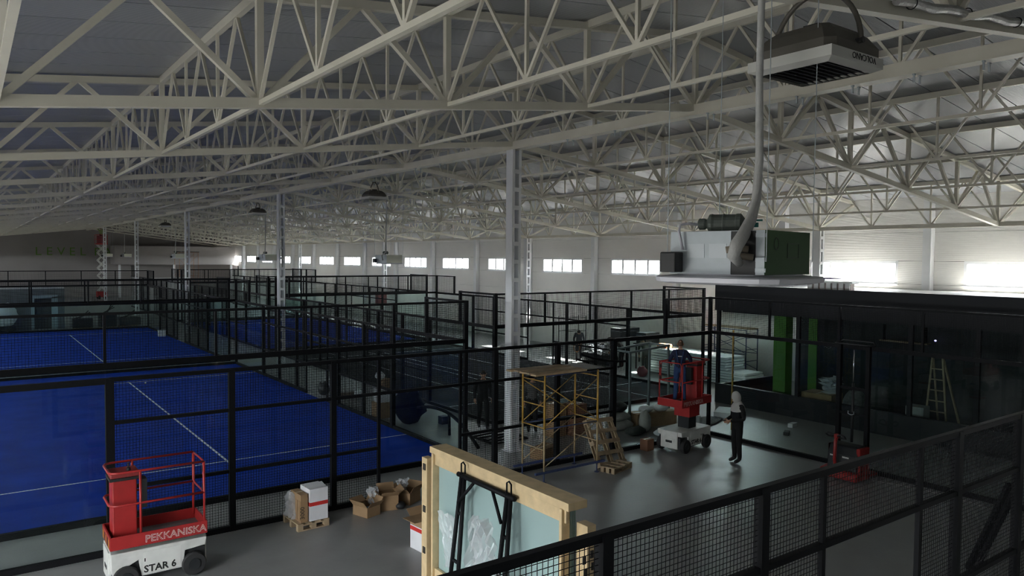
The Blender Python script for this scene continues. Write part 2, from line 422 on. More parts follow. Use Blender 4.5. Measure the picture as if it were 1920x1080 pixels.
def court_wall(label, loc, rz, posts, rails, panes, meshes, group):
    t = thing('court_fence', label, 'fence', loc, rz, group)
    for s, w, z0, z1 in posts: link('post', cbox('post', (w, w*.9, z1-z0), BLK), t, (s, 0, (z0+z1)/2))
    for s0, s1, z, h in rails: link('rail', cbox('rail', (s1-s0, .07 if h < .09 else .09, h), BLK), t, ((s0+s1)/2, 0, z))
    for s0, s1, z0, z1 in panes: link('glass_pane', cbox('glass_pane', (s1-s0-.012, .012, z1-z0), GLASS2), t, ((s0+s1)/2, 0, (z0+z1)/2))
    for s0, s1, z0, z1 in meshes: link('mesh_panel', wire_mesh(s1-s0, z1-z0), t, ((s0+s1)/2, 0, z0))['kind'] = 'stuff'
    return t
def back_wall(label, loc, rz, L, group):
    q = [L*i/5 for i in range(6)]
    posts = [(0, .1, 0, 4.02), (L, .1, 0, 4.02)]+[(s, .05, 3.0, 4.0) for s in q[1:-1]]
    rails = [(0, L, 3.99, .05), (0, L, 3.0, .11), (0, L, .06, .12)]
    return court_wall(label, loc, rz, posts, rails, [(a, b, .12, 2.95) for a, b in zip(q[:-1], q[1:])], [(a, b, 3.03, 3.97) for a, b in zip(q[:-1], q[1:])], group)
STD = [0, 2, 4, 6, 8, 9, 11, 12, 14, 16, 18, 20]
def side_wall(label, loc, rz, group, P=STD, lo=0, hi=20.01, corner=(1, 1)):
    posts, rails, panes, meshes = [], [], [], []
    W = [.09, .09, .13, .11, .11, .06, .06, .11, .11, .13, .09, .09]; Z0 = [0, 2.98]+[0]*8+[2.98, 0]; Z1 = [4.02, 4.02]+[3.02]*8+[4.02, 4.02]
    for i, s in enumerate(P):
        if lo-.01 <= s <= hi and not (i == 0 and not corner[0]) and not (i == 11 and not corner[1]): posts.append((s, W[i], Z0[i], Z1[i]))
    c = lambda v: min(max(v, lo), hi)
    def seg(a, b, z, h):
        a, b = c(a), c(b)
        if b-a > .05: rails.append((a, b, z, h))
    seg(P[0], P[2], 2.98, .1); seg(P[2], P[9], 3.0, .07); seg(P[9], P[11], 2.98, .1)
    seg(P[0], P[1], 3.99, .05); seg(P[10], P[11], 3.99, .05)
    seg(P[2], P[9], 2.26, .06); seg(P[2], P[5], 1.12, .06); seg(P[6], P[9], 1.12, .06)
    seg(P[0], P[5], .05, .1); seg(P[6], P[11], .05, .1)
    for i in (0, 1, 9, 10):
        if P[i] >= lo-.01 and P[i+1] <= hi: panes.append((P[i], P[i+1], .1, 2.94))
        elif i < 2 and P[i+1] > lo and P[i] < lo: panes.append((lo, P[i+1], .1, 2.94))
    for i in (0, 10):
        if P[i] >= lo-.01 and P[i+1] <= hi: meshes.append((P[i], P[i+1], 3.02, 3.97))
    for i in range(2, 9):
        if P[i] >= lo-.01 and P[i+1] <= hi: meshes.append((P[i], P[i+1], 2.26 if i == 5 else .08, 2.98))
    return court_wall(label, loc, rz, posts, rails, panes, meshes, group)
HP = PI/2
# near court (bare concrete)
DX0, DYN, DYF = -2.1, 4.12, 14.11
DP = [0, 2, 4.0, 6.0, 7.98, 8.98, 10.98, 11.93, 13.8, 15.7, 17.65, 19.55]
g = 'walls of the bare near court'
side_wall('black mesh fence in the foreground at the lower right, on bare concrete', (DX0, DYN, 0), 0, g, DP, lo=4.0)
side_wall('black mesh and glass fence behind the red lift, dividing bare court from blue court', (DX0, DYF, 0), 0, g, DP)
court_wall('glass back wall with mesh top in front of the black kiosk', (DX0+19.55, DYN, 0), HP,
    [(s, .05, 3.0, 4.0) for s in (2, 4, 6, 8)], [(0, DYF-DYN, 3.99, .05), (0, DYF-DYN, 3.0, .09), (0, DYF-DYN, .05, .1)],
    [(a, a+1.998, .1, 2.95) for a in (0, 2, 4, 6, 8)], [(a, a+1.998, 3.03, 3.97) for a in (0, 2, 4, 6, 8)], g)
# blue courts on the left, charcoal and blue courts beyond the column row
AX0, AX1 = .05, 10.16
def court(y0, x0, x1, who, sides, near=True, far=True):
    g = 'walls of the '+who
    if near: back_wall('near glass end wall with mesh top of the '+who, (x0, y0, 0), 0, x1-x0, g)
    if far: back_wall('far glass end wall with mesh top of the '+who, (x0, y0+20, 0), 0, x1-x0, g)
    if 'l' in sides: side_wall('left side fence of the '+who, (x0, y0, 0), HP, g, corner=(0, 0))
    if 'r' in sides: side_wall('right side fence of the '+who, (x1, y0, 0), HP, g, corner=(0, 0))
court(15.9, AX0, AX1, 'front blue court', 'r')
court(37.1, AX0, AX1, 'rear blue court on the left', 'r')
BX0, BX1 = 12.95, 22.6
court(18.6, BX0, BX1, 'charcoal court beside the lattice column', 'lr')
court(39.8, BX0, BX1, 'blue court behind the charcoal court', 'lr')
court(61.0, BX0, BX1, 'farthest unfinished court by the far gable', 'lr', far=False)
def turf(name, label, x0, x1, y0, y1, mt, lines):
    t = thing(name, label, 'turf', ((x0+x1)/2, (y0+y1)/2, 0))
    cx, cyy = (x0+x1)/2, (y0+y1)/2
    MB().bx(x0-cx, x1-cx, y0-cyy, y1-cyy, 0.0, .015).build('turf_carpet', mt, t)
    for a, b, c, d in lines: MB().bx(a-cx, b-cx, c-cyy, d-cyy, .0152, .0175).build('court_line', LINE, t)
def lines(x0, x1, y0):
    c = (x0+x1)/2
    return [(x0, x1, y0+3.05-.025, y0+3.05+.025), (x0, x1, y0+16.95-.025, y0+16.95+.025), (c-.03, c+.03, y0+2.85, y0+9.98), (c-.03, c+.03, y0+10.02, y0+17.15)]
turf('court_turf', 'blue turf of the front court behind the red lift', AX0+.1, AX1-.06, 16.02, 35.85, BLUE, lines(AX0+.1, AX1-.06, 15.9))
turf('court_turf', 'blue turf of the rear court on the left', AX0+.1, AX1-.06, 37.2, 57.0, BLUE, lines(AX0+.1, AX1-.06, 37.1))
turf('court_turf', 'charcoal turf of the court behind the scaffold tower', BX0+.1, BX1-.1, 18.75, 38.5, DTURF, lines(BX0+.1, BX1-.1, 18.6)+[(BX0+2.3, BX0+2.34, 18.8, 38.4), (BX0+4.2, BX0+4.24, 18.8, 38.4), (BX1-2.3, BX1-2.26, 18.8, 38.4)])
turf('court_turf', 'blue turf of the court beyond the charcoal court', BX0+.1, BX1-.1, 39.95, 59.7, BLUE, lines(BX0+.1, BX1-.1, 39.8))

# ------------------------------------------------------------------ black kiosk on the right
KX0, KX1, KY0, KY1 = 21.6, 25.2, 1.5, 17.2
k = thing('kiosk', 'black flat-roofed kiosk with dark glazing on the right', 'kiosk', (KX0, KY1, 0))
def kb(name, x0, x1, y0, y1, z0, z1, mt): return MB().bx(x0-KX0, x1-KX0, y0-KY1, y1-KY1, z0, z1).build(name, mt, k)
kb('plinth', KX0, KX0+.14, KY0, KY1, 0, .66, KBLK); kb('plinth', KX0+.141, KX1, KY1-.14, KY1-.001, 0, .66, KBLK)
kb('fascia', KX0-.05, KX0+.05, KY0, KY1+.03, 3.3, 4.2, KBLK); kb('fascia', KX0+.051, 27.9, KY1-.07, KY1+.03, 3.3, 4.12, KBLK)
kb('roof_membrane', KX0+.051, 27.9, KY0, KY1-.071, 3.96, 4.06, mat('pale_roof_membrane', (.47,.465,.45), .7, var=.05, scale=1))
kb('ceiling_board', KX0+.15, KX1-.15, KY0+.1, KY1-.15, 3.24, 3.3, KBLK)
kb('back_wall', KX1-.12, KX1, KY0, 16.1, 0, 3.3, KBLK); kb('end_wall', KX0, KX1, KY0, KY0+.12, 0, 3.3, KBLK)
kb('window_ledge', KX0-.03, KX0+.17, KY0, KY1+.02, .66, .69, KBLK)
mull = [KY1-.06, 13.97, 12.55, 10.4, 8.65, 6.8, 4.8, 2.8]
for y in mull: kb('mullion', KX0+.02, KX0+.12, y-.06, y+.06, .69, 3.3, KBLK)
for a, b in zip(mull[1:], mull[:-1]): kb('window_pane', KX0+.06, KX0+.075, a+.07, b-.07, .7, 3.29, GLASS2)
kb('corner_post', KX1-.14, KX1-.02, KY1-.14, KY1-.02, .66, 3.3, KBLK)
kb('window_pane', KX0+.14, KX1-.16, KY1-.08, KY1-.065, .68, 3.29, GLASS2)
gc = thing('green_column', 'bright green painted pillar inside the black kiosk', 'pillar', (KX0+1.3, 15.35, 0))
MB().bx(-.2, .2, -.24, .24, 0, 3.23).build('shaft', GREENW, gc); MB().bx(-.23, .23, -.27, .27, 0, .1).build('pillar_base', KBLK, gc)
gp = tag(MB().bx(-.02, .02, -.16, .16, 0, 3.2).build('green_panel', GREENW, None, loc=(KX0+2.4, 14.9, 0)), 'narrow green wall panel inside the kiosk behind the pillar', 'panel')

# ------------------------------------------------------------------ mast lifts
CHEV = mat('yellow_warning_stripe', (.45,.33,.04), .6)
GREYD = mat('dark_grey_cover', (.016,.018,.02), .45)
DECK = mat('grey_deck_plate', (.16,.16,.16), .6, var=.15, scale=12)
def mast_lift(label, loc, rz, lift, texts):
    t = thing('mast_lift', label, 'lift', loc, rz, 'red and white mast lifts')
    L, Wd = 1.38, .76; x0, x1 = -L/2, L/2; y0, y1 = -Wd/2, Wd/2
    ch = bevel(MB().prism([(x0, .3), (x0+.06, .16), (x0+.12, .3), (x0+.38, .42), (x0+.42, .16), (x1-.36, .16), (x1-.33, .42), (x1-.02, .45), (x1, .58), (x0, .58)], y0, y1).build('chassis', LWHITE, t), .012)
    MB().bx(x0+.02, x1-.02, y0+.05, y1-.05, .13, .42).build('chassis_core', PLAST, t)
    for x in (x0, x1): bevel(MB().bx(x-.02, x+.02, y0+.12, y1-.12, .12, .575).build('end_plate', LWHITE, t), .008); MB().box((x, 0, .3), (.05, .2, .06)).build('end_slot', PLAST, t)
    for s in (y0-.006, y1+.001):
        d = MB().bx(x0+.44, x1-.4, s, s+.005, .19, .53).build('service_door', mat('white_door_panel', (.66,.66,.63), .45, var=.06, scale=6), t)
        MB().bx(x0+.46, x0+.475, s-.004, s+.009, .38, .43).build('latch', PLAST, d)
    for x in (x0+.2, x1-.2):
        for y in (y0+.005, y1-.005):
            sg = 1 if y > 0 else -1
            wme = MB().lathe([(.05,-.05),(.17,-.05),(.185,-.03),(.185,.03),(.17,.05),(.05,.05)], 24, axis='Y').build('wheel', RUBBER, t, loc=(x, y, .185), smooth=False)
            MB().lathe([(.02,0),(.09,0),(.09,.012),(.02,.016)], 16, axis='Y').build('hub', GREYD, wme, loc=(0, sg*.05 if sg > 0 else -.062, 0))
    zt = .60+lift
    for k, (w, a, b) in enumerate(((.34, .5, zt*.45+.35), (.30, .5, zt*.7+.25), (.26, .5, zt+.02))):
        if lift > .1 or k == 0: MB().bx(x1-.75-w/2, x1-.75+w/2, -w/2+.04, w/2+.04, a, min(b, zt)).build('mast_section', GREYD if k != 2 else PLAST, t)
    # platform
    pf = MB(); e = .02
    tr = MB(); tr.bx(x0, x1, y0-.01, y0+.01, zt, zt+.2); tr.bx(x0, x1, y1-.01, y1+.01, zt, zt+.2); tr.bx(x0-.01, x0+.01, y0, y1, zt, zt+.2); tr.bx(x1-.01, x1+.01, y0, y1, zt, zt+.2)
    tray = tr.build('toe_board', RED, t)
    MB().bx(x0+.01, x1-.01, y0+.01, y1-.01, zt+.005, zt+.03).build('deck', DECK, t)
    if lift > .1: MB().bx(x1-.98, x1-.5, -.2, .28, zt-.32, zt).build('mast_head', RED, t)
    for i in range(5): MB().box((x0+.011-.024, y0+.12+i*.13, zt+.08), (.003, .05, .13)).build('warning_stripe', CHEV if i % 2 == 0 else PLAST, tray)
    r = .019; zr1, zr2 = zt+1.16, zt+.66
    for z in (zr1, zr2):
        MB().poly([(x1-.03, y0+.02, z), (x0+.12, y0+.02, z), (x0+.03, y0+.06, z), (x0+.0, y0+.15, z), (x0, y1-.15, z), (x0+.03, y1-.06, z), (x0+.12, y1-.02, z), (x1-.03, y1-.02, z)], r, 8).build('guard_rail', RED, t, smooth=True)
    for x, y in ((x0+.42, y0+.02), (x1-.03, y0+.02), (x0+.42, y1-.02), (x1-.03, y1-.02)):
        MB().tube((x, y, zt+.1), (x, y, zr1), r).build('upright', RED, t, smooth=True)
    gte = MB().poly([(x1-.03, y0+.06, zr2+.04), (x1-.03, y0+.1, zr2), (x1-.03, y1-.1, zr2), (x1-.03, y1-.06, zr2+.04), (x1-.03, y1-.06, zr1-.06), (x1-.03, y1-.1, zr1), (x1-.03, y0+.1, zr1), (x1-.03, y0+.06, zr1-.06)], .016, 8, closed=True).build('gate', RED, t, smooth=True)
    for z in (zr1-.12, zr2+.08): MB().box((x1-.03, y0+.05, z), (.05, .04, .1)).build('hinge', PLAST, gte)
    cb = bevel(MB().bx(x0+.06, x0+.40, -.17, .17, zt+.03, zt+1.0).build('control_column', RED, t), .015)
    bevel(MB().bx(x0+.03, x0+.44, -.2, .2, zt+1.04, zt+1.12).build('control_console', mat('red_console', (.25,.03,.03), .5), t), .02)
    MB().bx(x0+.02, x0+.46, -.21, .21, zt+1.0, zt+1.04).build('console_tray', PLAST, t)
    MB().lathe([(.03,0),(.03,.04),(.012,.05),(.012,.1),(.02,.12)], 12, c=(x0+.3, -.08, zt+1.12)).build('joystick', PLAST, t)
    MB().bx(x0+.48, x0+.56, -.1, .1, zt+.5, zt+.95).build('document_box', PLAST, t)
    if texts:
        for s, yy, rot in ((1, y0-.012, 0), (-1, y1+.012, PI)):
            xx = -.22 if s > 0 else .62
            text('lettering', 'PEKKANISKA', .155, WINK, tray, (xx, yy, zt+.04), (PI/2, 0, rot), .001, 1.0, .003)
            text('lettering', 'PEKKANISKA', .155, RED, tray, (xx, yy-.0016*s, zt+.04), (PI/2, 0, rot), .001, 1.0, -.0035)
            text('lettering', 'STAR 6', .15, INK, ch, (-.24 if s > 0 else .24, yy+.004*s-.002*s, .21), (PI/2, 0, rot), .001, 1.0, .004)
    return t
mast_lift('red and white mast lift parked lowered beside the blue court', (2.36, 12.87, 0), 0, .04, True)
mast_lift('raised red and white mast lift carrying a man', (15.6, 13.42, 0), PI+math.radians(7), .62, True)

# ------------------------------------------------------------------ glass crate with trestle
cr = thing('glass_crate', 'pale wooden crate holding upright sheets of greenish glass', 'crate', (5.8, 8.36, 0))
Lc = 3.2; y0, y1 = -Lc/2, Lc/2
SHEET = mat('pale_sea_green_glass_edge', (.33,.45,.44), .18, var=.04, scale=1.5, spec=.6)
for i in range(6): MB().bx(.03+i*.03, .055+i*.03, y0+.1, y1-.1, .2, 2.05).build('glass_sheet', SHEET, cr)
def slope_board(name, a, b, w, h, mt=WOOD, par=cr): return bevel(MB().beam(a, b, w, h).build(name, mt, par), .006)
slope_board('top_beam', (.1, y0-.06, 2.13), (.1, y1+.06, 2.13), .3, .1)
slope_board('top_rail', (-.01, y0, 2.0), (-.01, y1, 2.0), .05, .17)
slope_board('bottom_rail', (-.01, y0, .22), (-.01, y1, .22), .05, .16)
slope_board('skid', (.1, y0, .07), (.1, y1, .07), .34, .14)
for y in (y0+.06, y1-.06): slope_board('end_post', (-.01, y, .1), (-.01, y, 2.09), .13, .05)
slope_board('end_board', (-.06, y1+.1, .1), (-.06, y1+.1, 2.0), .12, .16)
slope_board('end_board', (.22, y0-.08, .1), (.22, y0-.08, 1.9), .14, .2)
blkt = mat('black_stamp', (.03,.026,.022), .7)
for z in (.55, 1.2, 1.86): MB().box((-.125, y1+.09, z), (.012, .07, .1)).build('notch', blkt, cr)
for i, (dy, dz) in enumerate(((0, 1.55), (-.12, 1.5), (.02, 1.4), (-.1, 1.35))): MB().box((.22+dy, y0-.185, dz), (.05, .012, .09)).build('notch', blkt, cr)
ts = thing('glass_trestle', 'black tubular steel trestle leaning against the glass crate', 'trestle', (5.8, 8.36, 0))
for yy in (.62, -.5):
    top = (-.11, yy, 2.02)
    MB().tube(top, (-.30, yy+.10, .0), .032, 10).build('leg', BLK, ts, smooth=True)
    MB().tube((-.11, yy-.07, 2.0), (-.30, yy-.14, .0), .032, 10).build('leg', BLK, ts, smooth=True)
    for f in (.28, .62): MB().beam((-.11-.19*f, yy+.1*f, 2.02-2.02*f), (-.11-.19*f, yy-.07-.07*f, 2.0-2.0*f), .035).build('rung', BLK, ts)
    MB().poly([(-.11, yy+.02, 2.02), (-.11, yy+.02, 2.15), (-.11, yy-.03, 2.18), (-.11, yy-.08, 2.15), (-.11, yy-.08, 2.02)], .012, 8).build('lifting_eye', BLK, ts, smooth=True)
    sg = 1 if yy > 0 else -1
    MB().tube((-.19, yy-.1*sg*.3, 1.62), (-.12, yy-.34*sg, 1.97), .024, 8).build('brace', BLK, ts, smooth=True)
MB().tube((-.11, .72, 1.98), (-.11, -.66, 1.98), .036, 10).build('top_bar', BLK, ts, smooth=True)
def film_mat():
    M = bpy.data.materials.new('clear_stretch_film'); M.use_nodes = True; nt = M.node_tree; nt.nodes.clear()
    o = nt.nodes.new('ShaderNodeOutputMaterial'); a = nt.nodes.new('ShaderNodeBsdfTransparent'); b = nt.nodes.new('ShaderNodeBsdfPrincipled')
    b.inputs['Base Color'].default_value = (.75,.77,.8,1); b.inputs['Roughness'].default_value = .12
    x = nt.nodes.new('ShaderNodeMixShader'); x.inputs[0].default_value = .38
    nt.links.new(a.outputs[0], x.inputs[1]); nt.links.new(b.outputs[0], x.inputs[2]); nt.links.new(x.outputs[0], o.inputs[0]); return M
FILM = film_mat(); MATS['film'] = FILM
def crumple(name, w, h, d, parent=None, n=14, seed=1, loc=(0,0,0), flare=1.0):
    r = random.Random(seed); mb = MB(); vs = []
    for j in range(n+1):
        for i in range(n+1):
            u, v = i/n-.5, j/n; ww = w*(.35+.65*((1-v) if flare > 0 else v))
            vs.append((u*ww, d*(math.sin(u*21+v*4)*.5+r.uniform(-.5, .5)), v*h+r.uniform(-.02, .02)))
    fs = [(j*(n+1)+i, j*(n+1)+i+1, (j+1)*(n+1)+i+1, (j+1)*(n+1)+i) for j in range(n) for i in range(n)]
    return mb.add(vs, fs).build(name, FILM, parent, smooth=False, loc=loc)
f1 = crumple('plastic_wrap', 1.1, 1.75, .1, None, 22, 3, (5.42, 7.86, .02)); f1.rotation_euler = (.1, .0, -HP)
tag(f1, 'crumpled clear plastic film hanging from the trestle on the crate', 'plastic film')
f2 = crumple('plastic_wrap', .6, .8, .03, None, 12, 5, (5.70, 9.35, .5), -1); f2.rotation_euler = (0, 0, HP)
tag(f2, 'loose clear plastic film over the far corner of the glass', 'plastic film')

# ------------------------------------------------------------------ boxes and pallets
def pallet(label, loc, rz, w=1.0, l=1.2, tilt=None, group='wooden pallets', small=False):
    t = thing('wooden_pallet', label, 'pallet', loc, rz, group)
    if tilt is not None: t.rotation_euler = tilt
    n = 5 if not small else 4
    for i in range(n): MB().box((-w/2+.05+i*(w-.1)/(n-1), 0, .13), (.1, l, .022)).build('deck_board', WOOD2, t)
    for y in (-l/2+.05, 0, l/2-.05):
        MB().box((0, y, .108), (w, .09, .022)).build('stringer_board', WOOD2, t)
        MB().box((0, y, .011), (w, .09, .022)).build('bottom_board', WOOD2, t)
        for x in (-w/2+.05, 0, w/2-.05): MB().box((x, y, .06), (.1, .09, .074)).build('block', WOOD2, t)
    return t
def carton(name, label, loc, rz, d, mt, stripe=None, open_=False, cat='box', group=None, flaps=4, fl_a=.9):
    t = thing(name, label, cat, loc, rz, group); w, l, h = d; th = .006
    m1 = MB()
    if open_:
        m1.bx(-w/2, w/2, -l/2, l/2, 0, th)
        m1.bx(-w/2, w/2, -l/2, -l/2+th, 0, h); m1.bx(-w/2, w/2, l/2-th, l/2, 0, h); m1.bx(-w/2, -w/2+th, -l/2, l/2, 0, h); m1.bx(w/2-th, w/2, -l/2, l/2, 0, h)
    else: m1.bx(-w/2, w/2, -l/2, l/2, 0, h)
    m1.build('carton_body', mt, t)
    if open_:
        fl = min(w, l)*.45
        for k, (a, b, dx, dy) in enumerate(((0, -l/2, 0, -1), (-w/2, 0, -1, 0), (0, l/2, 0, 1), (w/2, 0, 1, 0))[:flaps]):
            an = fl_a*random.uniform(.6, 1.3); c = Vector((a, b, h)); o = Vector((dx*math.sin(an), dy*math.sin(an), math.cos(an)))*fl
            tv = Vector((0, l/2, 0)) if dx else Vector((w/2, 0, 0)); nn = Vector((dx*math.cos(an), dy*math.cos(an), -math.sin(an)))*.003
            vs = [c-tv-nn, c+tv-nn, c+tv+o-nn, c-tv+o-nn, c-tv+nn, c+tv+nn, c+tv+o+nn, c-tv+o+nn]
            MB().add(vs, [(0,1,2,3),(4,7,6,5),(0,4,5,1),(1,5,6,2),(2,6,7,3),(3,7,4,0)]).build('flap', CARD if mt is CARDW else mt, t)
    else: MB().bx(-w/2, w/2, -.025, .025, h, h+.002).build('tape', mat('packing_tape', (.42,.33,.2), .3), t)
    if stripe: MB().bx(-w/2-.002, w/2+.002, -l/2-.002, l/2+.002, stripe, stripe+.07).build('red_band', REDTAPE, t)
    return t
pallet('small wooden pallet under the white carton by the mesh fence', (5.15, 13.68, 0), .05, .62, .72, small=True)
c1 = carton('white_carton', 'tall white carton with a red band on the small pallet', (5.27, 13.58, .142), .05, (.36, .44, .6), CARDW, .28)
MB().box((0, -.08, .605), (.36, .26, .006), M=Matrix.Rotation(.25, 3, 'X')).build('torn_flap', CARDW, c1)
c2 = carton('brown_carton', 'brown carton standing behind the white carton on the small pallet', (4.99, 13.6, .142), .05, (.14, .46, .52), CARD)
text('print', '3000', .12, INK, c2, (-.0, -.233, .06), (PI/2, -PI/2, 0), .001)
for i in range(3): MB().bx(-.08, -.072, -.2+i*.12, -.15+i*.12, .03, .4).build('carton_rib', CARD, c2)
f3 = crumple('plastic_wrap', .4, .5, .08, None, 9, 8, (4.86, 13.72, .16)); tag(f3, 'torn plastic wrap hanging off the brown carton on the pallet', 'plastic film'); f3.rotation_euler = (0, 0, 1.9)
g = 'opened cartons by the doorway'
for i, (x, y, w, l, h, lab, a) in enumerate(((6.32, 13.5, .34, .42, .2, 'opened low brown carton with bluish wrapping at the left of the carton heap', .3), (6.84, 13.62, .36, .4, .3, 'opened brown carton in the middle of the heap by the court doorway', -.25), (7.36, 13.72, .4, .36, .24, 'opened brown carton at the right end of the heap by the doorway', .5))):
    carton('open_carton', lab, (x, y, 0), a, (w, l, h), CARD, None, True, group=g)
for i, (x, y, z, w, h, lab) in enumerate(((6.5, 13.6, .12, .3, .36, 'crumpled clear film bulging from the left opened carton'), (7.3, 13.85, .15, .34, .32, 'crumpled clear film bulging from the right opened carton'))):
    tag(crumple('plastic_wrap', w, h, .14, None, 8, 20+i, (x, y, z), -1), lab, 'plastic film')
tag(bevel(MB().bx(-.12, .12, -.09, .09, 0, .1).build('blue_wrap', mat('blue_wrapping', (.03,.13,.3), .4, var=.3, scale=20), None, loc=(6.36, 13.5, .03)), .03), 'crumpled blue wrapping inside the left opened carton', 'wrapping')
tag(MB().lathe([(.02,0),(.1,.02),(.12,.08),(.08,.13),(.02,.14)], 10).build('black_bag', PLAST, None, loc=(7.02, 13.42, 0), smooth=True), 'small black plastic bag on the floor beside the carton heap', 'bag')
carton('white_carton', 'open white carton with a red band beside the glass crate', (6.42, 11.35, 0), .1, (.36, .36, .55), CARDW, .33, True, fl_a=1.3)
b_ = [o for o in COL.objects if o.name.startswith('carton_body')][-1]
MB().bx(-.182, .182, -.182, .182, .42, .552).build('brown_upper', CARD, b_.parent)

# leaning and lying pallets beside the scaffold
pallet('wooden pallet leaning against the mesh fence beside the scaffold tower', (12.78, 13.60, .50), 0, 1.2, 1.0, tilt=(Matrix.Rotation(math.radians(8), 3, 'Z') @ Matrix.Rotation(math.radians(62), 3, 'X') @ Matrix.Rotation(math.radians(86), 3, 'Z')).to_euler())
pallet('wooden pallet lying flat in front of the leaning pallet', (12.62, 12.95, 0), .25, .8, .4, small=True)

# ------------------------------------------------------------------ scaffold tower
def scaffold(label, loc, rz, w, d, h, ca, cb, cbase, group=None, deck=None):
    t = thing('scaffold_tower', label, 'scaffold', loc, rz, group)
    for x in (-w/2, w/2):
        for y in (-d/2, d/2):
            MB().tube((x, y, .22), (x, y, h*.5), .022, 8).build('standard', ca, t, smooth=True)
            MB().tube((x, y, h*.5), (x, y, h), .024, 8).build('standard', cb, t, smooth=True)
            MB().tube((x, y, .0), (x, y, .25), .016, 8).build('jack', BLUEP, t, smooth=True)
            MB().lathe([(.06,0),(.06,.012),(.02,.02)], 12, c=(x, y, 0)).build('foot_plate', BLUEP, t)
        for z in (.75, 1.25, 1.75, h-.15): MB().tube((x, -d/2, z), (x, d/2, z), .014, 6).build('rung', ca if z < h*.5 else cb, t, smooth=True)
    for y in (-d/2, d/2):
        MB().beam((-w/2-.25, y, .24), (w/2+.25, y, .24), .05).build('base_bar', cbase, t)
        MB().tube((-w/2, y, .35), (w/2, y, h*.5), .012, 6).build('brace', ca, t, smooth=True)
        MB().tube((-w/2, y, h-.2), (w/2, y, h*.52), .012, 6).build('brace', cb, t, smooth=True)
        MB().tube((w/2, y, h-.2), (-w/2, y, h*.52), .012, 6).build('brace', cb, t, smooth=True)
        MB().tube((-w/2, y, h*.5), (w/2, y, h*.5), .014, 6).build('ledger', cbase, t, smooth=True)
        MB().tube((-w/2, y, h-.02), (w/2, y, h-.02), .014, 6).build('ledger', cbase, t, smooth=True)
    return t
sc = scaffold('tall yellow and tan scaffold tower with a plank deck', (11.3, 13.5, 0), 0, 1.62, .82, 2.46, TAN, YEL, BLUEP)
for i in range(5):
    p_ = MB().box((-.42+random.uniform(-.04, .04), -.44+i*.21, 2.50+.012*(i % 2)), (1.55, .19, .04), rz=random.uniform(-.03, .03)).build('deck_plank', WOOD2 if i % 2 else mat('deck_plank_wood', (.47,.34,.2), .65, var=.2, scale=6), sc)
MB().box((.55, 0, 2.505), (.9, .8, .02), rz=.05).build('deck_sheet', mat('grey_plywood', (.25,.25,.23), .6, var=.2, scale=8), sc)
ar = thing('curved_profile', 'black curved steel profile lying on the scaffold deck', 'profile', (11.9, 13.5, 2.53))
MB().poly([(-.2+1.55*t_, -.25+.1*math.sin(3*t_), .29*(1-t_)**2+.03) for t_ in [i/12 for i in range(13)]], .03, 6).build('curved_bar', BLK, ar, smooth=True)
MB().poly([(-.3+.4*t_, -.2, .20-.12*t_) for t_ in (0, .5, 1)], .025, 6).build('bracket', BLK, ar)
# things behind the fence by the scaffold
def heap_box(name, label, loc, d, mt, rz=0, cat='box', group=None): return carton(name, label, loc, rz, d, mt, cat=cat, group=group)
heap_box('brown_carton', 'tall brown carton behind the scaffold tower, left of the pair', (13.6, 16.5, 0), (.5, .45, .95), CARD, .1)
heap_box('brown_carton', 'tall brown carton behind the scaffold tower, right of the pair', (14.2, 16.3, 0), (.5, .45, .9), mat('rust_cardboard', (.24,.12,.07), .8, var=.1, scale=5), .05)
heap_box('brown_carton', 'low brown carton on the floor seen through the scaffold legs', (11.9, 14.85, 0), (.7, .4, .28), CARD, .3)
heap_box('brown_carton', 'small brown carton on the floor left of the raised lift', (14.62, 13.85, 0), (.28, .24, .3), mat('rust_cardboard', (.24,.12,.07)), .1)
def sack(name, label, loc, d, mt, rz=0, cat='sack', group=None, seed=0, lump=.07):
    r = random.Random(seed); n, mrow = 14, 8; vs = []
    for j in range(mrow+1):
        v = j/mrow; pr = (math.sin(PI*(v*.86+.07)))**.45
        for i in range(n):
            a = 2*PI*i/n; ca, sa = math.cos(a), math.sin(a); k = (abs(ca)**3+abs(sa)**3)**(-1/3)*(1+r.uniform(-lump, lump))
            vs.append((ca*k*d[0]/2*pr, sa*k*d[1]/2*pr, v*d[2]*(1+.08*math.sin(3*a))))
    fs = [(j*n+i, j*n+(i+1) % n, (j+1)*n+(i+1) % n, (j+1)*n+i) for j in range(mrow) for i in range(n)]+[tuple(range(n))[::-1], tuple(mrow*n+i for i in range(n))]
    return tag(MB().add(vs, fs).build(name, mt, None, True, loc, rz), label, cat, group)
SACK = mat('grey_woven_sack', (.33,.33,.30), .8, var=.12, scale=9, bump=.3)
sack('white_sack', 'large pale sack lying lowest behind the glass by the scaffold', (15.7, 16.0, .0), (.95, .6, .28), SACK, .1, seed=1)
sack('white_sack', 'pale sack lying on top of the large sack', (15.65, 16.02, .27), (.85, .55, .25), SACK, .2, seed=2)
sack('white_sack', 'upright pale sack leaning beside the steel frame', (16.1, 15.35, 0), (.36, .3, .6), SACK, 0, seed=3)
sack('dark_sack', 'dark green sack on the floor in front of the pale sacks', (15.6, 15.25, 0), (.75, .4, .22), mat('dark_green_sack', (.03,.04,.035), .8), .1, seed=4)
sack('black_jacket_heap', 'heap of black jackets on the sacks behind the mesh fence', (14.95, 17.1, 0), (.7, .5, .85), PLAST, .1, 'clothing', seed=5)
sack('black_bag', 'black rubbish bag on top of the pale sacks', (15.75, 16.1, .52), (.6, .45, .28), PLAST, .3, 'bag', seed=6)
sack('light_blue_bag', 'pale blue plastic bag on the tall brown cartons', (13.75, 16.35, .95), (.42, .25, .12), mat('pale_blue_plastic', (.3,.42,.46), .3), .1, 'bag', seed=7)
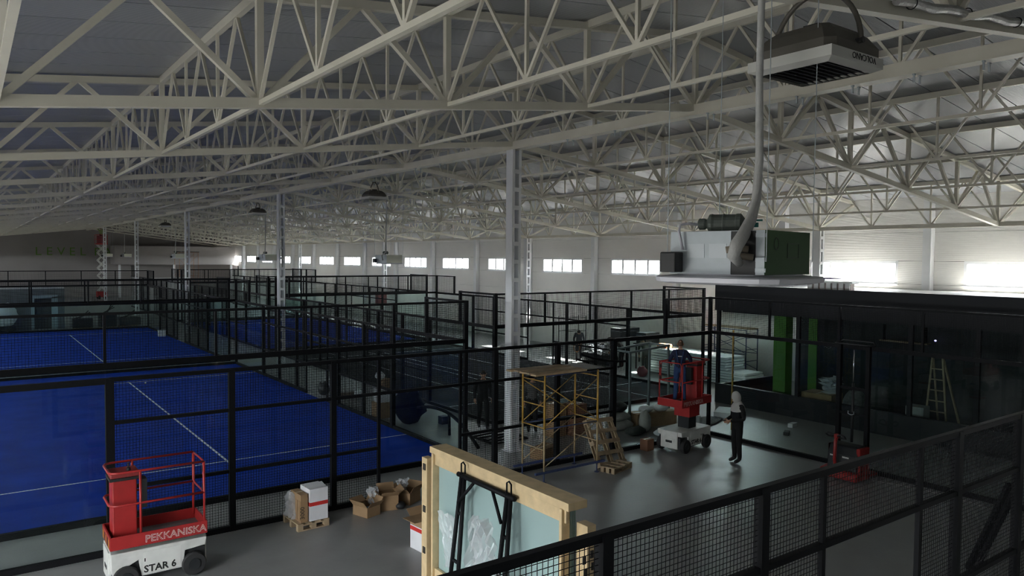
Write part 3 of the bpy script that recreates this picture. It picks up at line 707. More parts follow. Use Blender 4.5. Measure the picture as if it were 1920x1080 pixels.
sack('foam_offcut', 'white foam offcut on the floor behind the glass', (16.2, 14.75, 0), (.65, .42, .18), FOAM, .4, 'foam', seed=8)
heap_box('long_carton', 'long brown carton with foam pieces behind the raised lift', (17.0, 15.9, 0), (1.5, .5, .42), CARD, -.15)
sack('foam_offcut', 'white foam tray on the left of the long carton', (16.7, 15.9, .42), (.5, .35, .2), FOAM, .3, 'foam', seed=9)
sack('foam_offcut', 'white foam tray on the right of the long carton', (17.25, 15.8, .42), (.5, .35, .22), FOAM, -.2, 'foam', seed=10)
sf = thing('steel_frame', 'tall galvanised steel door frame stand behind the glass panel', 'frame', (17.0, 16.55, 0), 0)
FRM = mat('dull_zinc_tube', (.20,.23,.24), .5, metal=.4)
for x in (-.75, .95):
    for y in (-.4, .4): MB().beam((x*1.02, y*1.1, 0), (x, y, 2.25+.12*(x > 0)), .06).build('leg', FRM, sf)
for y in (-.4, .4): MB().beam((-.8, y, 2.25), (1.0, y, 2.37), .06).build('top_bar', FRM, sf)
for x, z in ((-.75, 2.26), (.95, 2.36), (-.77, .2)): MB().beam((x, -.42, z), (x, .42, z), .05).build('cross_bar', FRM, sf)

# navy bundle, cartons and curved profile in the aisle
NAVY = mat('navy_tarpaulin', (.004,.0045,.008), .8, var=.3, scale=3, spec=.1)
sack('tarpaulin_bundle', 'dark navy tarpaulin bundle behind the corner of the front blue court', (10.95, 20.3, 0), (.85, .8, 1.0), NAVY, .2, 'bundle', seed=11, lump=.2)
heap_box('brown_carton', 'brown carton at the bottom of the stack beside the navy bundle', (10.6, 21.5, 0), (.5, .45, .5), CARD, .1)
heap_box('white_carton', 'white carton on the brown carton beside the navy bundle', (10.6, 21.5, .502), (.42, .4, .42), CARDW, -.1)
heap_box('brown_carton', 'small brown carton topping the stack beside the navy bundle', (10.68, 21.5, .924), (.32, .3, .3), CARD, .3)
sack('white_bag', 'white plastic bag on top of the carton stack', (10.5, 21.45, 1.228), (.3, .25, .22), FOAM, 0, 'bag', seed=12)
ar2 = thing('curved_profile', 'black curved steel profile lying in the aisle by the blue court corner', 'profile', (11.0, 18.0, 0))
MB().poly([(.15*math.sin(PI*t_)-.1*t_, 1.9-3.5*t_, .05+.62*math.sin(PI*(.28+.72*t_))) for t_ in [i/14 for i in range(15)]], .05, 6).build('curved_bar', BLK, ar2, smooth=True)
MB().beam((.1, .2, .0), (.08, .2, .6), .06).build('strut', BLK, ar2); MB().beam((-.05, -.9, 0), (-.02, -.9, .4), .06).build('strut', BLK, ar2)
tag(bevel(MB().bx(-.14, .14, -.12, .12, 0, .24).build('tool_box', mat('dull_blue_box', (.02,.025,.05), .5), None, loc=(11.75, 19.6, 0)), .01), 'small dark blue tool box on the aisle floor', 'box')
sack('rubble_heap', 'small heap of brown packing scraps in the aisle beside the blue court', (11.2, 25.2, 0), (1.0, .8, .16), mat('scrap_brown', (.14,.1,.07), .9, var=.6, scale=14), 0, 'scraps', seed=13)
sack('white_bag', 'white crumpled bag on the brown packing scraps', (11.3, 24.8, .1), (.3, .3, .2), FOAM, 0, 'bag', seed=14)
sack('dark_sack', 'dark sack against the fence of the front blue court', (10.55, 26.2, 0), (.4, .5, .45), PLAST, 0, seed=15)
# steel frames stacked on the aisle floor
for i in range(3):
    o = thing('flat_frame', 'black rectangular steel frame lying on the aisle floor, %s of three' % ('lowest', 'middle', 'topmost')[i], 'frame', (12.1-.1*i, 17.0+.1*i, .05*i+.001), .1*i, 'stacked flat frames')
    for a, b in (((-.6,-.4,.02),(.6,-.4,.02)), ((.6,-.4,.02),(.6,.4,.02)), ((.6,.4,.02),(-.6,.4,.02)), ((-.6,.4,.02),(-.6,-.4,.02))): MB().beam(a, b, .04).build('frame_bar', BLK, o)

# ------------------------------------------------------------------ pedestrian stacker
st = thing('pallet_stacker', 'red and grey pedestrian stacker with a tall black mast', 'stacker', (16.6, 9.4, 0))
LRED = mat('stacker_red', (.32,.02,.018), .35)
bevel(MB().prism([(-.35, .04), (.25, .04), (.25, .3), (-.30, .22), (-.36, .14)], -.46, .46).build('base', LRED, st), .03)
bevel(MB().prism([(-.28, .24), (.18, .26), (.2, .78), (.08, .84), (-.16, .80), (-.26, .6)], -.42, .30).build('motor_cover', GREYD, st), .035)
bevel(MB().bx(-.22, .2, .3, .3, .2, .8).box((0, -.42, .5), (.44, .1, .6)).build('side_panel', LRED, st), .03)
for i in range(2): MB().box((-.262, .15-.3*i, .55), (.01, .16, .035)).build('logo_plate', WINK, st)
MB().poly([(-.30, .05, .18), (-.38, .05, .5), (-.36, .05, .9), (-.3, .05, 1.02)], .04, 8).build('tiller', LRED, st, smooth=True)
MB().poly([(-.3, -.17, 1.0), (-.38, -.18, 1.06), (-.4, -.1, 1.09), (-.34, 0, 1.04), (-.34, .1, 1.04), (-.4, .2, 1.09), (-.38, .28, 1.06), (-.3, .27, 1.0), (-.26, .05, .98)], .02, 8, closed=True).build('tiller_handle', PLAST, st, smooth=True)
bevel(MB().box((-.31, .05, 1.03), (.1, .1, .1)).build('tiller_head', LRED, st), .02)
for y in (-.33, .38): MB().bx(.26, .36, y-.045, y+.045, .05, 3.1).bx(.36, .40, y-.02, y+.02, .1, 3.05).build('mast_rail', BLK, st)
for z in (.7, 1.45, 2.05): MB().bx(.28, .34, -.33, .38, z, z+.06).build('mast_cross', BLK, st)
MB().tube((.31, .03, .8), (.31, .03, 2.2), .03, 10).build('lift_cylinder', PLAST, st, smooth=True)
MB().tube((.31, .03, 2.2), (.31, .03, 3.0), .016, 8).build('piston', mat('chrome_rod', (.7,.7,.7), .2, metal=1), st, smooth=True)
MB().poly([(.2, -.40, 3.14), (.42, -.42, 3.14), (.46, -.36, 3.2), (.46, .4, 3.2), (.42, .46, 3.14), (.2, .44, 3.14), (.18, .38, 3.14), (.18, -.34, 3.14)], .018, 8, closed=True).build('mast_guard', PLAST, st, smooth=True)
for y in (-.3, .35): MB().bx(.3, .76, y-.07, y+.07, .04, .1).build('support_leg', LRED, st)
MB().poly([(.24, .1, 1.55), (.24, .1, 1.48), (.24, .03, 1.46), (.24, -.04, 1.48), (.24, -.04, 1.55)], .012, 6).build('hook', GALV, st, smooth=True)

# ------------------------------------------------------------------ heaters and cassette units
def heater(label, loc, rz=0, detail=True):
    t = thing('fan_heater', label, 'heater', loc, rz, 'hanging fan heaters'); a = .37
    MB().bx(-a, a, -a, a, 0, .012).build('grille_back', PLAST, t)
    fr = MB()
    for s in (-1, 1): fr.add([(-a-.02, s*(a+.02), .07), (a+.02, s*(a+.02), .07), (a-.05, s*(a-.05), -.045), (-a+.05, s*(a-.05), -.045), (-a-.02, s*(a+.02), -.015), (a+.02, s*(a+.02), -.015)], [(0,1,5,4),(4,5,2,3)]).add([(s*(a+.02), -a-.02, .07), (s*(a+.02), a+.02, .07), (s*(a-.05), a-.05, -.045), (s*(a-.05), -a+.05, -.045), (s*(a+.02), -a-.02, -.015), (s*(a+.02), a+.02, -.015)], [(0,1,5,4),(4,5,2,3)])
    fr.build('grille_frame', HEATW, t)
    sh = MB(); P = [(a+.018, .068), (a+.018, .14), (a-.05, .24), (a-.12, .30), (a-.18, .32)]; vs = []
    for r_, z in P:
        c_ = r_*.82; vs += [(-r_, -c_, z), (-c_, -r_, z), (c_, -r_, z), (r_, -c_, z), (r_, c_, z), (c_, r_, z), (-c_, r_, z), (-r_, c_, z)]
    sh.add(vs, [(j*8+i, j*8+(i+1) % 8, (j+1)*8+(i+1) % 8, (j+1)*8+i) for j in range(len(P)-1) for i in range(8)]+[tuple(range(8))[::-1], tuple(range(32, 40))])
    sh.build('shell', TAUPE, t)
    if detail:
        for i in range(9):
            MB().box((0, -.26+i*.065, -.028), (.62, .05, .006), M=Matrix.Rotation(.6, 3, 'X')).build('slat', PLAST, t)
        text('lettering', 'VOLCANO', .075, INK, t, (.27, -a-.0225, .058), (PI/2, PI, 0), .001)
        MB().box((-a+.055, .06, .23), (.003, .12, .07), M=Matrix.Rotation(.7, 3, 'Y')).build('rating_plate', mat('rating_sticker', (.4,.4,.36), .5), t)
    MB().bx(-.07, .09, -.07, .07, .32, .37).build('motor_cap', PLAST, t)
    arc = [(0, .41*math.cos(PI*i/18), .14+.5*math.sin(PI*i/18)) for i in range(19)]
    MB().poly(arc, .022, 8).build('hanger_arch', TAUPE, t, smooth=True)
    for s in (-1, 1): MB().tube((0, s*.37, .16), (0, s*.43, .16), .025, 10).build('pivot_bolt', PLAST, t)
    top = (zb(loc[0]) if detail else zr(loc[0]))-loc[2]
    MB().bx(-.03, .03, -.12, .12, .63, .67).build('hanger_plate', TAUPE, t)
    MB().tube((0, 0, .65), (0, 0, max(top, .8)), .008, 6).build('hanger_rod', GALV, t)
    return t
heater('large taupe fan heater hanging overhead at the upper right', (5.88, 3.70, 6.74))
for i, (y, w) in enumerate(((27.5, 'nearest'), (42.3, 'middle'), (66.5, 'farthest'))): heater('taupe fan heater hanging under the ridge, %s of the distant three' % w, (13.2, y, 7.42), 0, False)
def cassette(label, loc, rz, near):
    t = thing('cassette_unit', label, 'air conditioner', loc, rz, 'hanging cassette air conditioners'); a = .40; h = .33
    if near:
        MB().bx(-a, a, -a, a, .0, h).build('casing', PLAST, t)
        e = .004
        MB().bx(-a-e, -a, -.13, a, .0, h).build('galvanised_sheet', GALV, t); MB().bx(-a-e, -a, -a, -.33, 0, h).build('galvanised_sheet', GALV, t)
        MB().bx(-a, a, -a-e, -a, .0, h+.005).build('green_sheet', GREENS, t); MB().bx(-a, a, -a, a, h, h+.004).build('top_sheet', GALV, t)
        kn = mat('knockout_sheet', (.46,.50,.53), .45, metal=.4)
        for y in (-.02, .17): MB().bx(-a-.007, -a-e, y-.075, y+.075, .125, .235).build('knockout', kn, t)
        gsh = mat('dark_green_line', (.02,.035,.02), .6); MB().poly([(-.22+.035*math.cos(q), -a-.005, .235+.045*math.sin(q)) for q in [2*PI*i/16 for i in range(16)]], .003, 5, closed=True).build('round_outline', gsh, t)
        for p_, q_ in (((-.02, .13), (.18, .13)), ((.18, .13), (.18, .24)), ((.18, .24), (-.02, .24)), ((-.02, .24), (-.02, .13))): MB().beam((p_[0], -a-.005, p_[1]), (q_[0], -a-.005, q_[1]), .004).build('square_outline', gsh, t)
        bevel(MB().bx(-a-.13, -a-.005, a-.12, a+.02, .01, .17).build('control_box', PLAST, t), .01)
        for z in (.02, .1, .28): MB().bx(-a-.03, -a-.004, -a-.01, -a+.06, z, z+.03).build('corner_bracket', GALV, t)
        for z, yy in ((.19, -.16), (.13, -.2)): MB().poly([(-a-.02, yy-.12, z), (-a-.06, yy-.05, z+.01), (-a-.10, yy+.02, z-.005)], .027, 10).build('pipe_stub', mat('tan_foam_sleeve', (.22,.19,.15), .9), t, smooth=True)
    else:
        MB().bx(-a, a, -a, a, .0, h).build('casing', GALV, t); MB().bx(-a, a, -a-.004, -a, 0, h).build('cream_sheet', mat('cream_sheet', (.62,.63,.52), .5), t)
        MB().bx(-a-.13, -a-.005, a-.12, a+.02, .01, .17).build('control_box', PLAST, t)
        MB().poly([(-a-.05, -.2, .1), (-a-.1, -.2, .3), (-a+.1, -.2, .45), (-a+.15, -.2, 2.6)], .03, 8).build('pipe', GREYF, t, smooth=True)
        MB().lathe([(.03,-.15),(.07,-.13),(.07,.1),(.03,.13)], 10, c=(-.25, -.1, h+.09), axis='Y').build('drain_pump', DGREEN, t)
    n = 28; P = [(.50, -.05), (.50, -.035), (.43, -.02), (.42, 0)] if not near else [(.36, -.085), (.47, -.08), (.55, -.065), (.56, -.03), (.54, -.02), (.42, -.008), (.41, 0)]
    pn = MB(); vs = []
    for r_, z in P:
        for i in range(n):
            q = 2*PI*i/n; c_, s_ = math.cos(q), math.sin(q); k_ = (abs(c_)**5+abs(s_)**5)**(-1/5); vs.append((c_*k_*r_, s_*k_*r_, z))
    pn.add(vs, [(j*n+i, j*n+(i+1) % n, (j+1)*n+(i+1) % n, (j+1)*n+i) for j in range(len(P)-1) for i in range(n)]+[tuple(range(n))[::-1], tuple((len(P)-1)*n+i for i in range(n))])
    pn.build('fascia_panel', PVC, t)
    if near: MB().add([(.30, -.50, -.028), (.50, -.50, -.028), (.62, -.60, -.03), (.40, -.60, -.03), (.30, -.50, -.034), (.50, -.50, -.034), (.62, -.60, -.036), (.40, -.60, -.036)], [(0,1,2,3),(4,7,6,5),(0,4,5,1),(1,5,6,2),(2,6,7,3),(3,7,4,0)]).build('violet_film', mat('violet_protective_film', (.16,.08,.42), .3), t)
    top = zr(loc[0])-loc[2]-.06
    for x in (-a-.02, a+.02):
        for y in (-a-.02, a+.02): MB().tube((x, y, .1), (x, y, top), .004 if near else .006, 5).build('hanger_rod', GALV, t)
    return t
CU = (5.08, 3.82, 5.0)
cassette('near grey and green cassette air conditioner hanging with its round edged panel', CU, math.radians(10), True)
for i, (x, y, w) in enumerate(((14.4, 28.6, 'nearest'), (14.0, 43.0, 'second'), (14.7, 69.0, 'third'), (14.5, 93.5, 'fourth'), (12.6, 93.5, 'last'))):
    cassette('pale cassette air conditioner hanging far down the hall, %s of the distant ones' % w, (x, y, 4.85), .17, False)
def at(x, y, D):
    d = _f+_r*((x-960)/1399.9)-_u*((y-540)/1399.9); return Vector((0, 0, CAM_H))+d*D
dp = thing('drain_pump', 'dark ribbed drain pump cylinder on top of the near cassette unit', 'pump', at(1357, 440, 5.9))
dp.rotation_euler = (0, 0, math.radians(-60))
MB().lathe([(.03,-.2),(.045,-.19),(.045,-.15),(.035,-.13),(.075,-.11),(.08,-.09),(.075,-.07),(.075,-.01),(.08,0),(.075,.02),(.075,.09),(.08,.1),(.08,.13),(.04,.16),(.03,.17)], 18, c=(0, 0, .085), axis='X').build('pump_body', DGREEN, dp, smooth=False)
MB().lathe([(.03,.17),(.03,.2),(.018,.21),(.018,.26)], 12, c=(0, 0, .075), axis='X').build('valve', TEAL, dp)
MB().box((.24, 0, .11), (.1, .02, .014)).build('valve_lever', TEAL, dp)
hp = thing('drain_hose', 'thin pale hose from the pump to the black control box', 'hose', at(1280, 470, 5.95))
q0 = at(1280, 470, 5.95)
MB().poly([at(1314, 422, 5.95)-q0, at(1290, 419, 5.95)-q0, at(1276, 421, 5.95)-q0, at(1273, 434, 5.95)-q0, at(1280, 468, 5.95)-q0], .011, 8).build('hose_tube', mat('pale_hose', (.5,.5,.56), .4), hp, smooth=True)
vp = thing('insulated_pipe', 'long pale insulated pipe dropping from the roof to the near cassette unit', 'pipe', at(1380, 500, 5.5))
q0 = at(1380, 500, 5.5)
pts = [(1434, -160, 6.0), (1428, 0, 6.0), (1424, 150, 5.95), (1424, 300, 5.9), (1418, 375, 5.85), (1408, 412, 5.72), (1394, 440, 5.58), (1381, 460, 5.49), (1375, 480, 5.48), (1386, 494, 5.57)]
MB().poly([at(*p_)-q0 for p_ in pts], [.028, .028, .029, .032, .037, .043, .048, .05, .046, .03], 12).build('sleeve', GREYF, vp, smooth=True)
# foil wrapped pipe hung along the first truss
fp = thing('foil_pipe', 'foil wrapped pipe clipped along the first roof truss at the top right', 'pipe', (7.4, 3.74, 0))
MB().poly([(-.1+.25*i, 0, zb(7.4-.1+.25*i)+.045+.015*math.sin(i*1.7)) for i in range(18)], [.045+.006*(i % 2) for i in range(18)], 10).build('foil_sleeve', mat('crinkled_foil', (.5,.5,.5), .35, metal=.7, bump=.8, bscale=25), fp)
for x in (.2, 1.4, 2.7, 3.9): MB().poly([(x+.055*0, .055*math.cos(q), zb(7.4+x)+.045+.055*math.sin(q)) for q in [2*PI*i/12 for i in range(12)]], .006, 5, closed=True).build('pipe_clip', PLAST, fp)
# double clamps under the girder
for i, y in enumerate((4.65, 5.6, 6.56, 7.56, 9.46, 12.0, 13.6, 19.5, 21.0)):
    c = thing('cable_clamp', 'pair of small hanging clamps under the ridge girder, %s from the front' % ORD[i], 'clamp', (11.6, y, 7.915), group='clamps under the girder')
    for s in (-1, 1): MB().bx(s*.09-.012, s*.09+.012, -.012, .012, -.13, 0).bx(s*.09-.03, s*.09+.03, -.015, .015, -.02, 0).build('clamp_leg', GALV, c)

# ------------------------------------------------------------------ insulation stack, blue scaffold and small floor things
for i in range(10):
    e = 18.3 if i < 5 else 19.2
    d = random.uniform(-.05, .05)
    tag(MB().bx(-.6+d, .6+d, e-20.8+random.uniform(-.05, .05), 2.5, 0, .08).build('insulation_panel', FOAM, None, loc=(25.35, 20.8, .06+i*.109)), 'white insulation panel, %s from the floor in the stack behind the kiosk' % ORD[i], 'panel', 'stacked insulation panels')
for i, y in enumerate((19.0, 21.0, 22.8)): tag(MB().bx(-.6, .6, -.06, .06, 0, .058).build('stack_bearer', PLAST, None, loc=(25.35, y, 0)), 'dark bearer under the insulation stack, %s from the kiosk' % ORD[i], 'bearer', 'stack bearers')
tag(bevel(MB().bx(-.2, .2, -.3, .3, 0, .16).build('rag_heap', mat('orange_rag', (.5,.16,.06), .8, var=.2, scale=9), None, loc=(25.2, 22.9, 1.15)), .05), 'orange rag lying on the sunlit end of the insulation stack', 'rag')
bs = scaffold('blue scaffold standing behind the insulation stack by the window wall', (27.2, 20.9, 0), HP, 2.3, .8, 2.1, BLUEP, BLUEP, BLUEP)
MB().box((0, 0, 2.14), (2.5, .6, .05)).build('deck_plank', WOOD2, bs)
sack('pink_ball', 'dull pink round float near the insulation stack', (23.6, 22.7, .0), (.42, .42, .42), mat('dull_pink', (.3,.09,.1), .6), 0, 'ball', seed=31)
fb = thing('foam_block', 'white foam block lying on the floor outside the kiosk corner', 'foam', (20.0, 15.5, 0), .5)
MB().bx(-.5, .5, -.28, .28, 0, .18).build('block_body', FOAM, fb)
for i in range(4): MB().bx(-.4+i*.22, -.3+i*.22, -.285, -.28, .05, .13).build('block_hole', GREYF, fb)
tag(bevel(MB().bx(-.16, .16, -.08, .08, 0, .1).build('black_case', PLAST, None, loc=(19.3, 12.75, 0), rz=.5), .02), 'small black case on the floor outside the near court', 'case')
tag(bevel(MB().bx(-.18, .18, -.08, .08, 0, .12).build('white_case', CARDW, None, loc=(20.35, 13.25, 0), rz=.2), .01), 'small white box on the floor beside the kiosk plinth', 'box')
MBp = thing('yellow_staff', 'tall yellow levelling staff upright behind the hooded person', 'staff', (18.45, 14.05, 0))
MB().beam((0, 0, 0), (0, 0, 3.0), .05, .03).build('staff_body', YEL, MBp)
for i in range(12): MB().box((0, -.026, .2+i*.22), (.03, .004, .08)).build('staff_mark', PLAST, MBp)
tag(sack('dust_heap', 'low heap of grey debris on the floor by the court corner', (18.7, 15.2, 0), (1.6, .7, .06), mat('grey_debris', (.2,.2,.19), .9, var=.5, scale=20), .3, 'debris', seed=33), None)
bkt = thing('bucket', 'small grey bucket on the floor behind the court corner', 'bucket', (18.0, 15.0, 0)); MB().lathe([(.12,0),(.15,.28),(.14,.28),(.11,.02)], 16).build('bucket_body', GREYF, bkt); MB().poly([(.15*math.cos(q), 0, .28+.1*math.sin(q)) for q in [PI*i/8 for i in range(9)]], .005, 5).build('handle', GALV, bkt)
# cable and step ladder near and inside the kiosk
tag(MB().poly([(17.5+.6*t_, 9.6-3.2*t_, .012+.004*math.sin(9*t_)) if 0 else (16.9+.25*math.sin(3*t_), 8.9-2.6*t_, .012) for t_ in [i/16 for i in range(17)]], .008, 6).build('power_cable', mat('pale_cable', (.4,.4,.38), .5), None, smooth=True), 'pale power cable trailing from the stacker across the floor', 'cable')
sl_ = thing('step_ladder', 'wooden step ladder standing inside the dark kiosk', 'ladder', (23.3, 10.4, 0), 0)
for y in (-.32, .32):
    MB().beam((-.0, y, 0), (0, y*.45+.0, 2.25), .05).build('rail', WOOD2, sl_); MB().beam((.9, y, 0), (.05, y*.45, 2.2), .05).build('rail', WOOD2, sl_)
for i in range(6): MB().beam((0, -.3+i*.025, .3+i*.32), (0, .3-i*.025, .3+i*.32), .06, .03).build('step', WOOD2, sl_)
tag(MB().box((0, 0, 0), (.25, 1.4, .04)).build('shelf_board', WOOD2, None, loc=(22.3, 10.9, 2.72)), 'pale board fixed inside the kiosk window above the ladder', 'board')
kb('shelf_bracket', KX0+.6, KX0+.8, 10.3, 10.36, 2.74, 3.3, KBLK); kb('shelf_bracket', KX0+.6, KX0+.8, 11.5, 11.56, 2.74, 3.3, KBLK)
heap_box('brown_carton', 'wide brown carton on the kiosk floor behind the pillar', (22.5, 13.6, 0), (.8, 1.0, .8), CARD, .1)
tag(crumple('plastic_wrap', 1.2, .5, .3, None, 10, 44, (22.5, 13.3, .82), -1), 'crumpled film on the carton inside the kiosk', 'plastic film')
sack('dark_sack', 'grey bag of rubbish inside the kiosk beside the carton', (22.4, 12.4, 0), (.8, .7, 1.0), mat('grey_rubbish', (.12,.12,.12), .6, var=.5, scale=9), .1, seed=45)
heap_box('white_carton', 'pale carton under the step ladder inside the kiosk', (22.8, 10.7, 0), (.5, .5, .8), GREYF, .1)
tag(MB().lathe([(.02,0),(.04,.02),(.02,.05)], 10).build('indicator_light', mat('violet_led', (.5,.45,1), emit=3), None, loc=(24.9, 11.2, 2.55)), 'tiny violet indicator light inside the kiosk', 'light')
ta = thing('folded_trestle', 'black folded trestle leaning against the foreground fence at the right', 'trestle', (12.9, 4.85, 0))
for i in range(2): MB().beam((.45-.02*i, .42+.1*i, 0.03), (-.35+.12*i, -.42+.14*i, 1.75), .07).build('leg', BLK, ta)
for f in (.25, .6): MB().beam((.45-.8*f, .42-.84*f, 1.75*f), (.48-.72*f, .55-.8*f, 1.75*f), .05).build('hinge_bar', BLK, ta)
MB().poly([(.1, .1, .55), (.16, .2, .35), (.1, .28, .25), (.05, .2, .4)], .012, 6).build('strap', PLAST, ta)
tag(bevel(MB().lathe([(.005,0),(.03,.01),(.034,.033),(.03,.056),(.005,.066)], 14).build('ball', FOAM, None, loc=(5.6, 32.2, .018), smooth=True), .001), 'small white ball on the blue turf by the centre line', 'ball')
bn = thing('white_bin', 'small white bin beside the rear blue court fence', 'bin', (9.75, 50.5, .016)); MB().bx(-.2, .2, -.14, .14, 0, .34).build('bin_body', CARDW, bn); MB().bx(-.22, .22, -.16, .16, .34, .38).build('bin_lid', FOAM, bn)

# ------------------------------------------------------------------ far end of the hall
pr = thing('partition_room', 'grey partition room with a pale doorway behind the rear blue court', 'room', (3.4, 59.5, 0))
PGREY = mat('grey_partition', (.13,.145,.16), .7, var=.08, scale=1)
MB().bx(-5.2, .15, 0, .12, 0, 2.75).build('wall_board', PGREY, pr); MB().bx(1.5, 1.95, 0, .12, 0, 2.75).build('wall_board', PGREY, pr)
MB().bx(.15, 1.5, 0, .12, 2.15, 2.75).build('lintel', PGREY, pr); MB().bx(-5.2, 1.95, -.03, 4, 2.75, 2.82).build('roof_board', CARDW, pr); MB().bx(1.83, 1.95, .12, 4, 0, 2.75).build('side_board', PGREY, pr)
PBL = mat('pale_blue_door_frame', (.35,.45,.5), .5)
dr = MB().bx(.0, .2, -.05, .14, 0, 2.2).bx(1.2, 1.55, -.05, .14, 0, 2.2).bx(.0, 1.55, -.05, .14, 2.1, 2.3).build('door_frame', PBL, pr)
MB().bx(.2, 1.2, .3, .36, 0, 2.1).build('inner_door', mat('dark_door', (.05,.055,.06), .6), pr)
fgp = 'equipment at the far end'
for i, (x, y, d, lab) in enumerate(((6.3, 58.6, (1.2, .8, 1.0), 'dark machine covered with rods behind the rear blue court'), (7.8, 58.4, (1.0, .8, 1.4), 'dark equipment crate behind the rear blue court'), (9.2, 59.0, (1.4, .8, .9), 'low dark crate behind the rear blue court near the corner'))):
    o = thing('equipment_crate', lab, 'equipment', (x, y, 0), .1*i, fgp)
    MB().bx(-d[0]/2, d[0]/2, -d[1]/2, d[1]/2, .1, d[2]*.7).build('crate_body', GREYD, o); MB().bx(-d[0]/2, d[0]/2, -.05, .05, 0, .1).build('crate_skid', WOOD2, o)
    for k_ in range(3): MB().beam((-d[0]/2+.2*k_, -.2, d[2]*.7), (d[0]/2-.1*k_, .2, d[2]+.1*k_), .05).build('rod', PLAST, o)
cv = thing('covered_cart', 'white covered cart at the left edge behind the rear blue court', 'cart', (1.6, 58.6, 0))
sack('x', None, (0, 0, .3), (2.0, 1.2, 1.5), FOAM, 0, None, seed=51).parent = cv
[o for o in COL.objects if o.parent == cv][0].name = 'cart_cover'
MB().bx(-.9, .9, -.5, .5, .1, .4).build('cart_body', GREYD, cv)
for x in (-.6, .6): MB().lathe([(.05,-.06),(.2,-.06),(.2,.06),(.05,.06)], 16, c=(x, -.5, .2), axis='Y').build('wheel', RUBBER, cv)
def far_scissor(label, loc, h):
    t = thing('scissor_lift', label, 'lift', loc, .1)
    MB().bx(-.9, .9, -.5, .5, .25, .9).build('base', RED, t)
    for x in (-.6, .6):
        for y in (-.45, .45): MB().lathe([(.05,-.08),(.22,-.08),(.22,.08),(.05,.08)], 14, c=(x, y, .22), axis='Y').build('wheel', RUBBER, t)
    n = 6; dz = (h-1.0)/n
    for i in range(n):
        for y in (-.4, .4):
            for s in (-1, 1): MB().beam((-.7*s, y, .95+i*dz), (.7*s, y, .95+(i+1)*dz), .09).build('scissor_arm', LWHITE, t)
    MB().bx(-1.0, 1.0, -.55, .55, h, h+.15).build('platform', RED, t)
    for z in (h+.6, h+1.1):
        MB().poly([(-1, -.55, z), (1, -.55, z), (1, .55, z), (-1, .55, z)], .03, 6, closed=True).build('guard_rail', RED, t)
    for x in (-1, 1):
        for y in (-.55, .55): MB().tube((x, y, h), (x, y, h+1.1), .03, 6).build('upright', RED, t)
    MB().bx(-.95, .95, -.57, -.55, h+.15, h+1.0).build('mesh_infill', mat('dull_red_infill', (.16,.02,.03), .6), t)
    return t
FS = (12.3, 96.0)
far_scissor('raised red scissor lift at the far gable', (FS[0], FS[1], 0), 6.2).scale = (.55, .8, 1)
tw = scaffold('orange access tower standing far off by the gable wall', (20.5, 92.0, 0), .2, 2.2, 1.2, 5.4, mat('rust_orange_tube', (.30,.14,.06), .6), mat('rust_orange_tube', (.3,.14,.06)), mat('rust_orange_tube', (.3,.14,.06)))
MB().box((0, 0, 5.45), (2.4, 1.3, .1)).build('deck_plank', PLAST, tw)
lb = thing('white_machine', 'pale covered machine far off between the courts', 'machine', (17.0, 88.0, 0)); MB().bx(-2.5, 2.5, -.8, .8, .2, 2.6).build('machine_body', GREYF, lb); MB().bx(-2.6, 2.6, -.9, .9, 0, .2).build('machine_base', PLAST, lb); MB().bx(1.6, 2.3, -.83, -.8, .5, 2.2).build('machine_door', CARDW, lb)
# low box room attached to the far gable
rb = thing('gable_annex', 'dark boxed upper room against the far gable beside the window wall', 'room', (23.5, 99.5, 0)); MB().bx(-9.5, 4.2, -1.2, 2.3, 3.9, zb(25.75)-.12).build('upper_box', DARKWALL, rb)
for x in (-9, -3, 3.8): MB().bx(x-.12, x+.12, -1.1, -.9, 0, 3.9).build('annex_post', WHITE_STEEL, rb)
# red and dark pillar items beyond the blue court
for i, (x, y, lab) in enumerate(((25.4, 50.5, 'dull red cabinet beside a lattice column near the window wall'),)):
    o = thing('red_cabinet', lab, 'cabinet', (x-.6, y, 0)); MB().bx(-.35, .35, -.25, .25, 1.6, 2.5).build('cabinet_body', mat('dull_red_cabinet', (.2,.05,.05), .5), o); MB().bx(-.04, .04, -.04, .04, 0, 1.6).build('cabinet_post', GREYD, o); MB().bx(-.3, .3, -.27, -.25, 1.65, 2.45).build('cabinet_door', mat('dull_red_cabinet', (.2,.05,.05)), o)
for i, (x, y, d, lab) in enumerate(((25.9, 22.6, (.9, .6, .5), 'black flight case left of the pair behind the charcoal court'), (26.6, 24.8, (1.3, .7, .5), 'black flight case right of the pair behind the charcoal court'))):
    o = thing('flight_case', lab, 'case', (x-.4, y+1.6, 1.2)); MB().bx(-d[0]/2, d[0]/2, -d[1]/2, d[1]/2, 0, d[2]).build('case_body', GREYD, o); MB().bx(-d[0]/2-.01, d[0]/2+.01, -d[1]/2-.01, d[1]/2+.01, d[2]*.7, d[2]*.72).build('case_seam', GALV, o)
    tb = thing('work_table', 'steel work table under the %s' % lab.replace(' behind the charcoal court', ''), 'table', (x-.4, y+1.6, 0)); MB().bx(-d[0]/2-.1, d[0]/2+.1, -d[1]/2-.1, d[1]/2+.1, 1.15, 1.2).build('table_top', GREYD, tb)
    for a in (-1, 1):
        for b in (-1, 1): MB().beam((a*d[0]/2, b*d[1]/2, 0), (a*d[0]/2, b*d[1]/2, 1.15), .05).build('leg', GREYD, tb)
wb = thing('film_heap', 'heap of clear film and dark rolls between the two bending workers', 'film', (24.6, 26.6, 0))
MB().lathe([(.02,-.9),(.28,-.9),(.28,.9),(.02,.9)], 14, c=(0, 0, .28), axis='Y').build('roll', PLAST, wb); MB().lathe([(.02,-.8),(.24,-.8),(.24,.8),(.02,.8)], 14, c=(.45, .1, .24), axis='Y').build('roll', PLAST, wb)
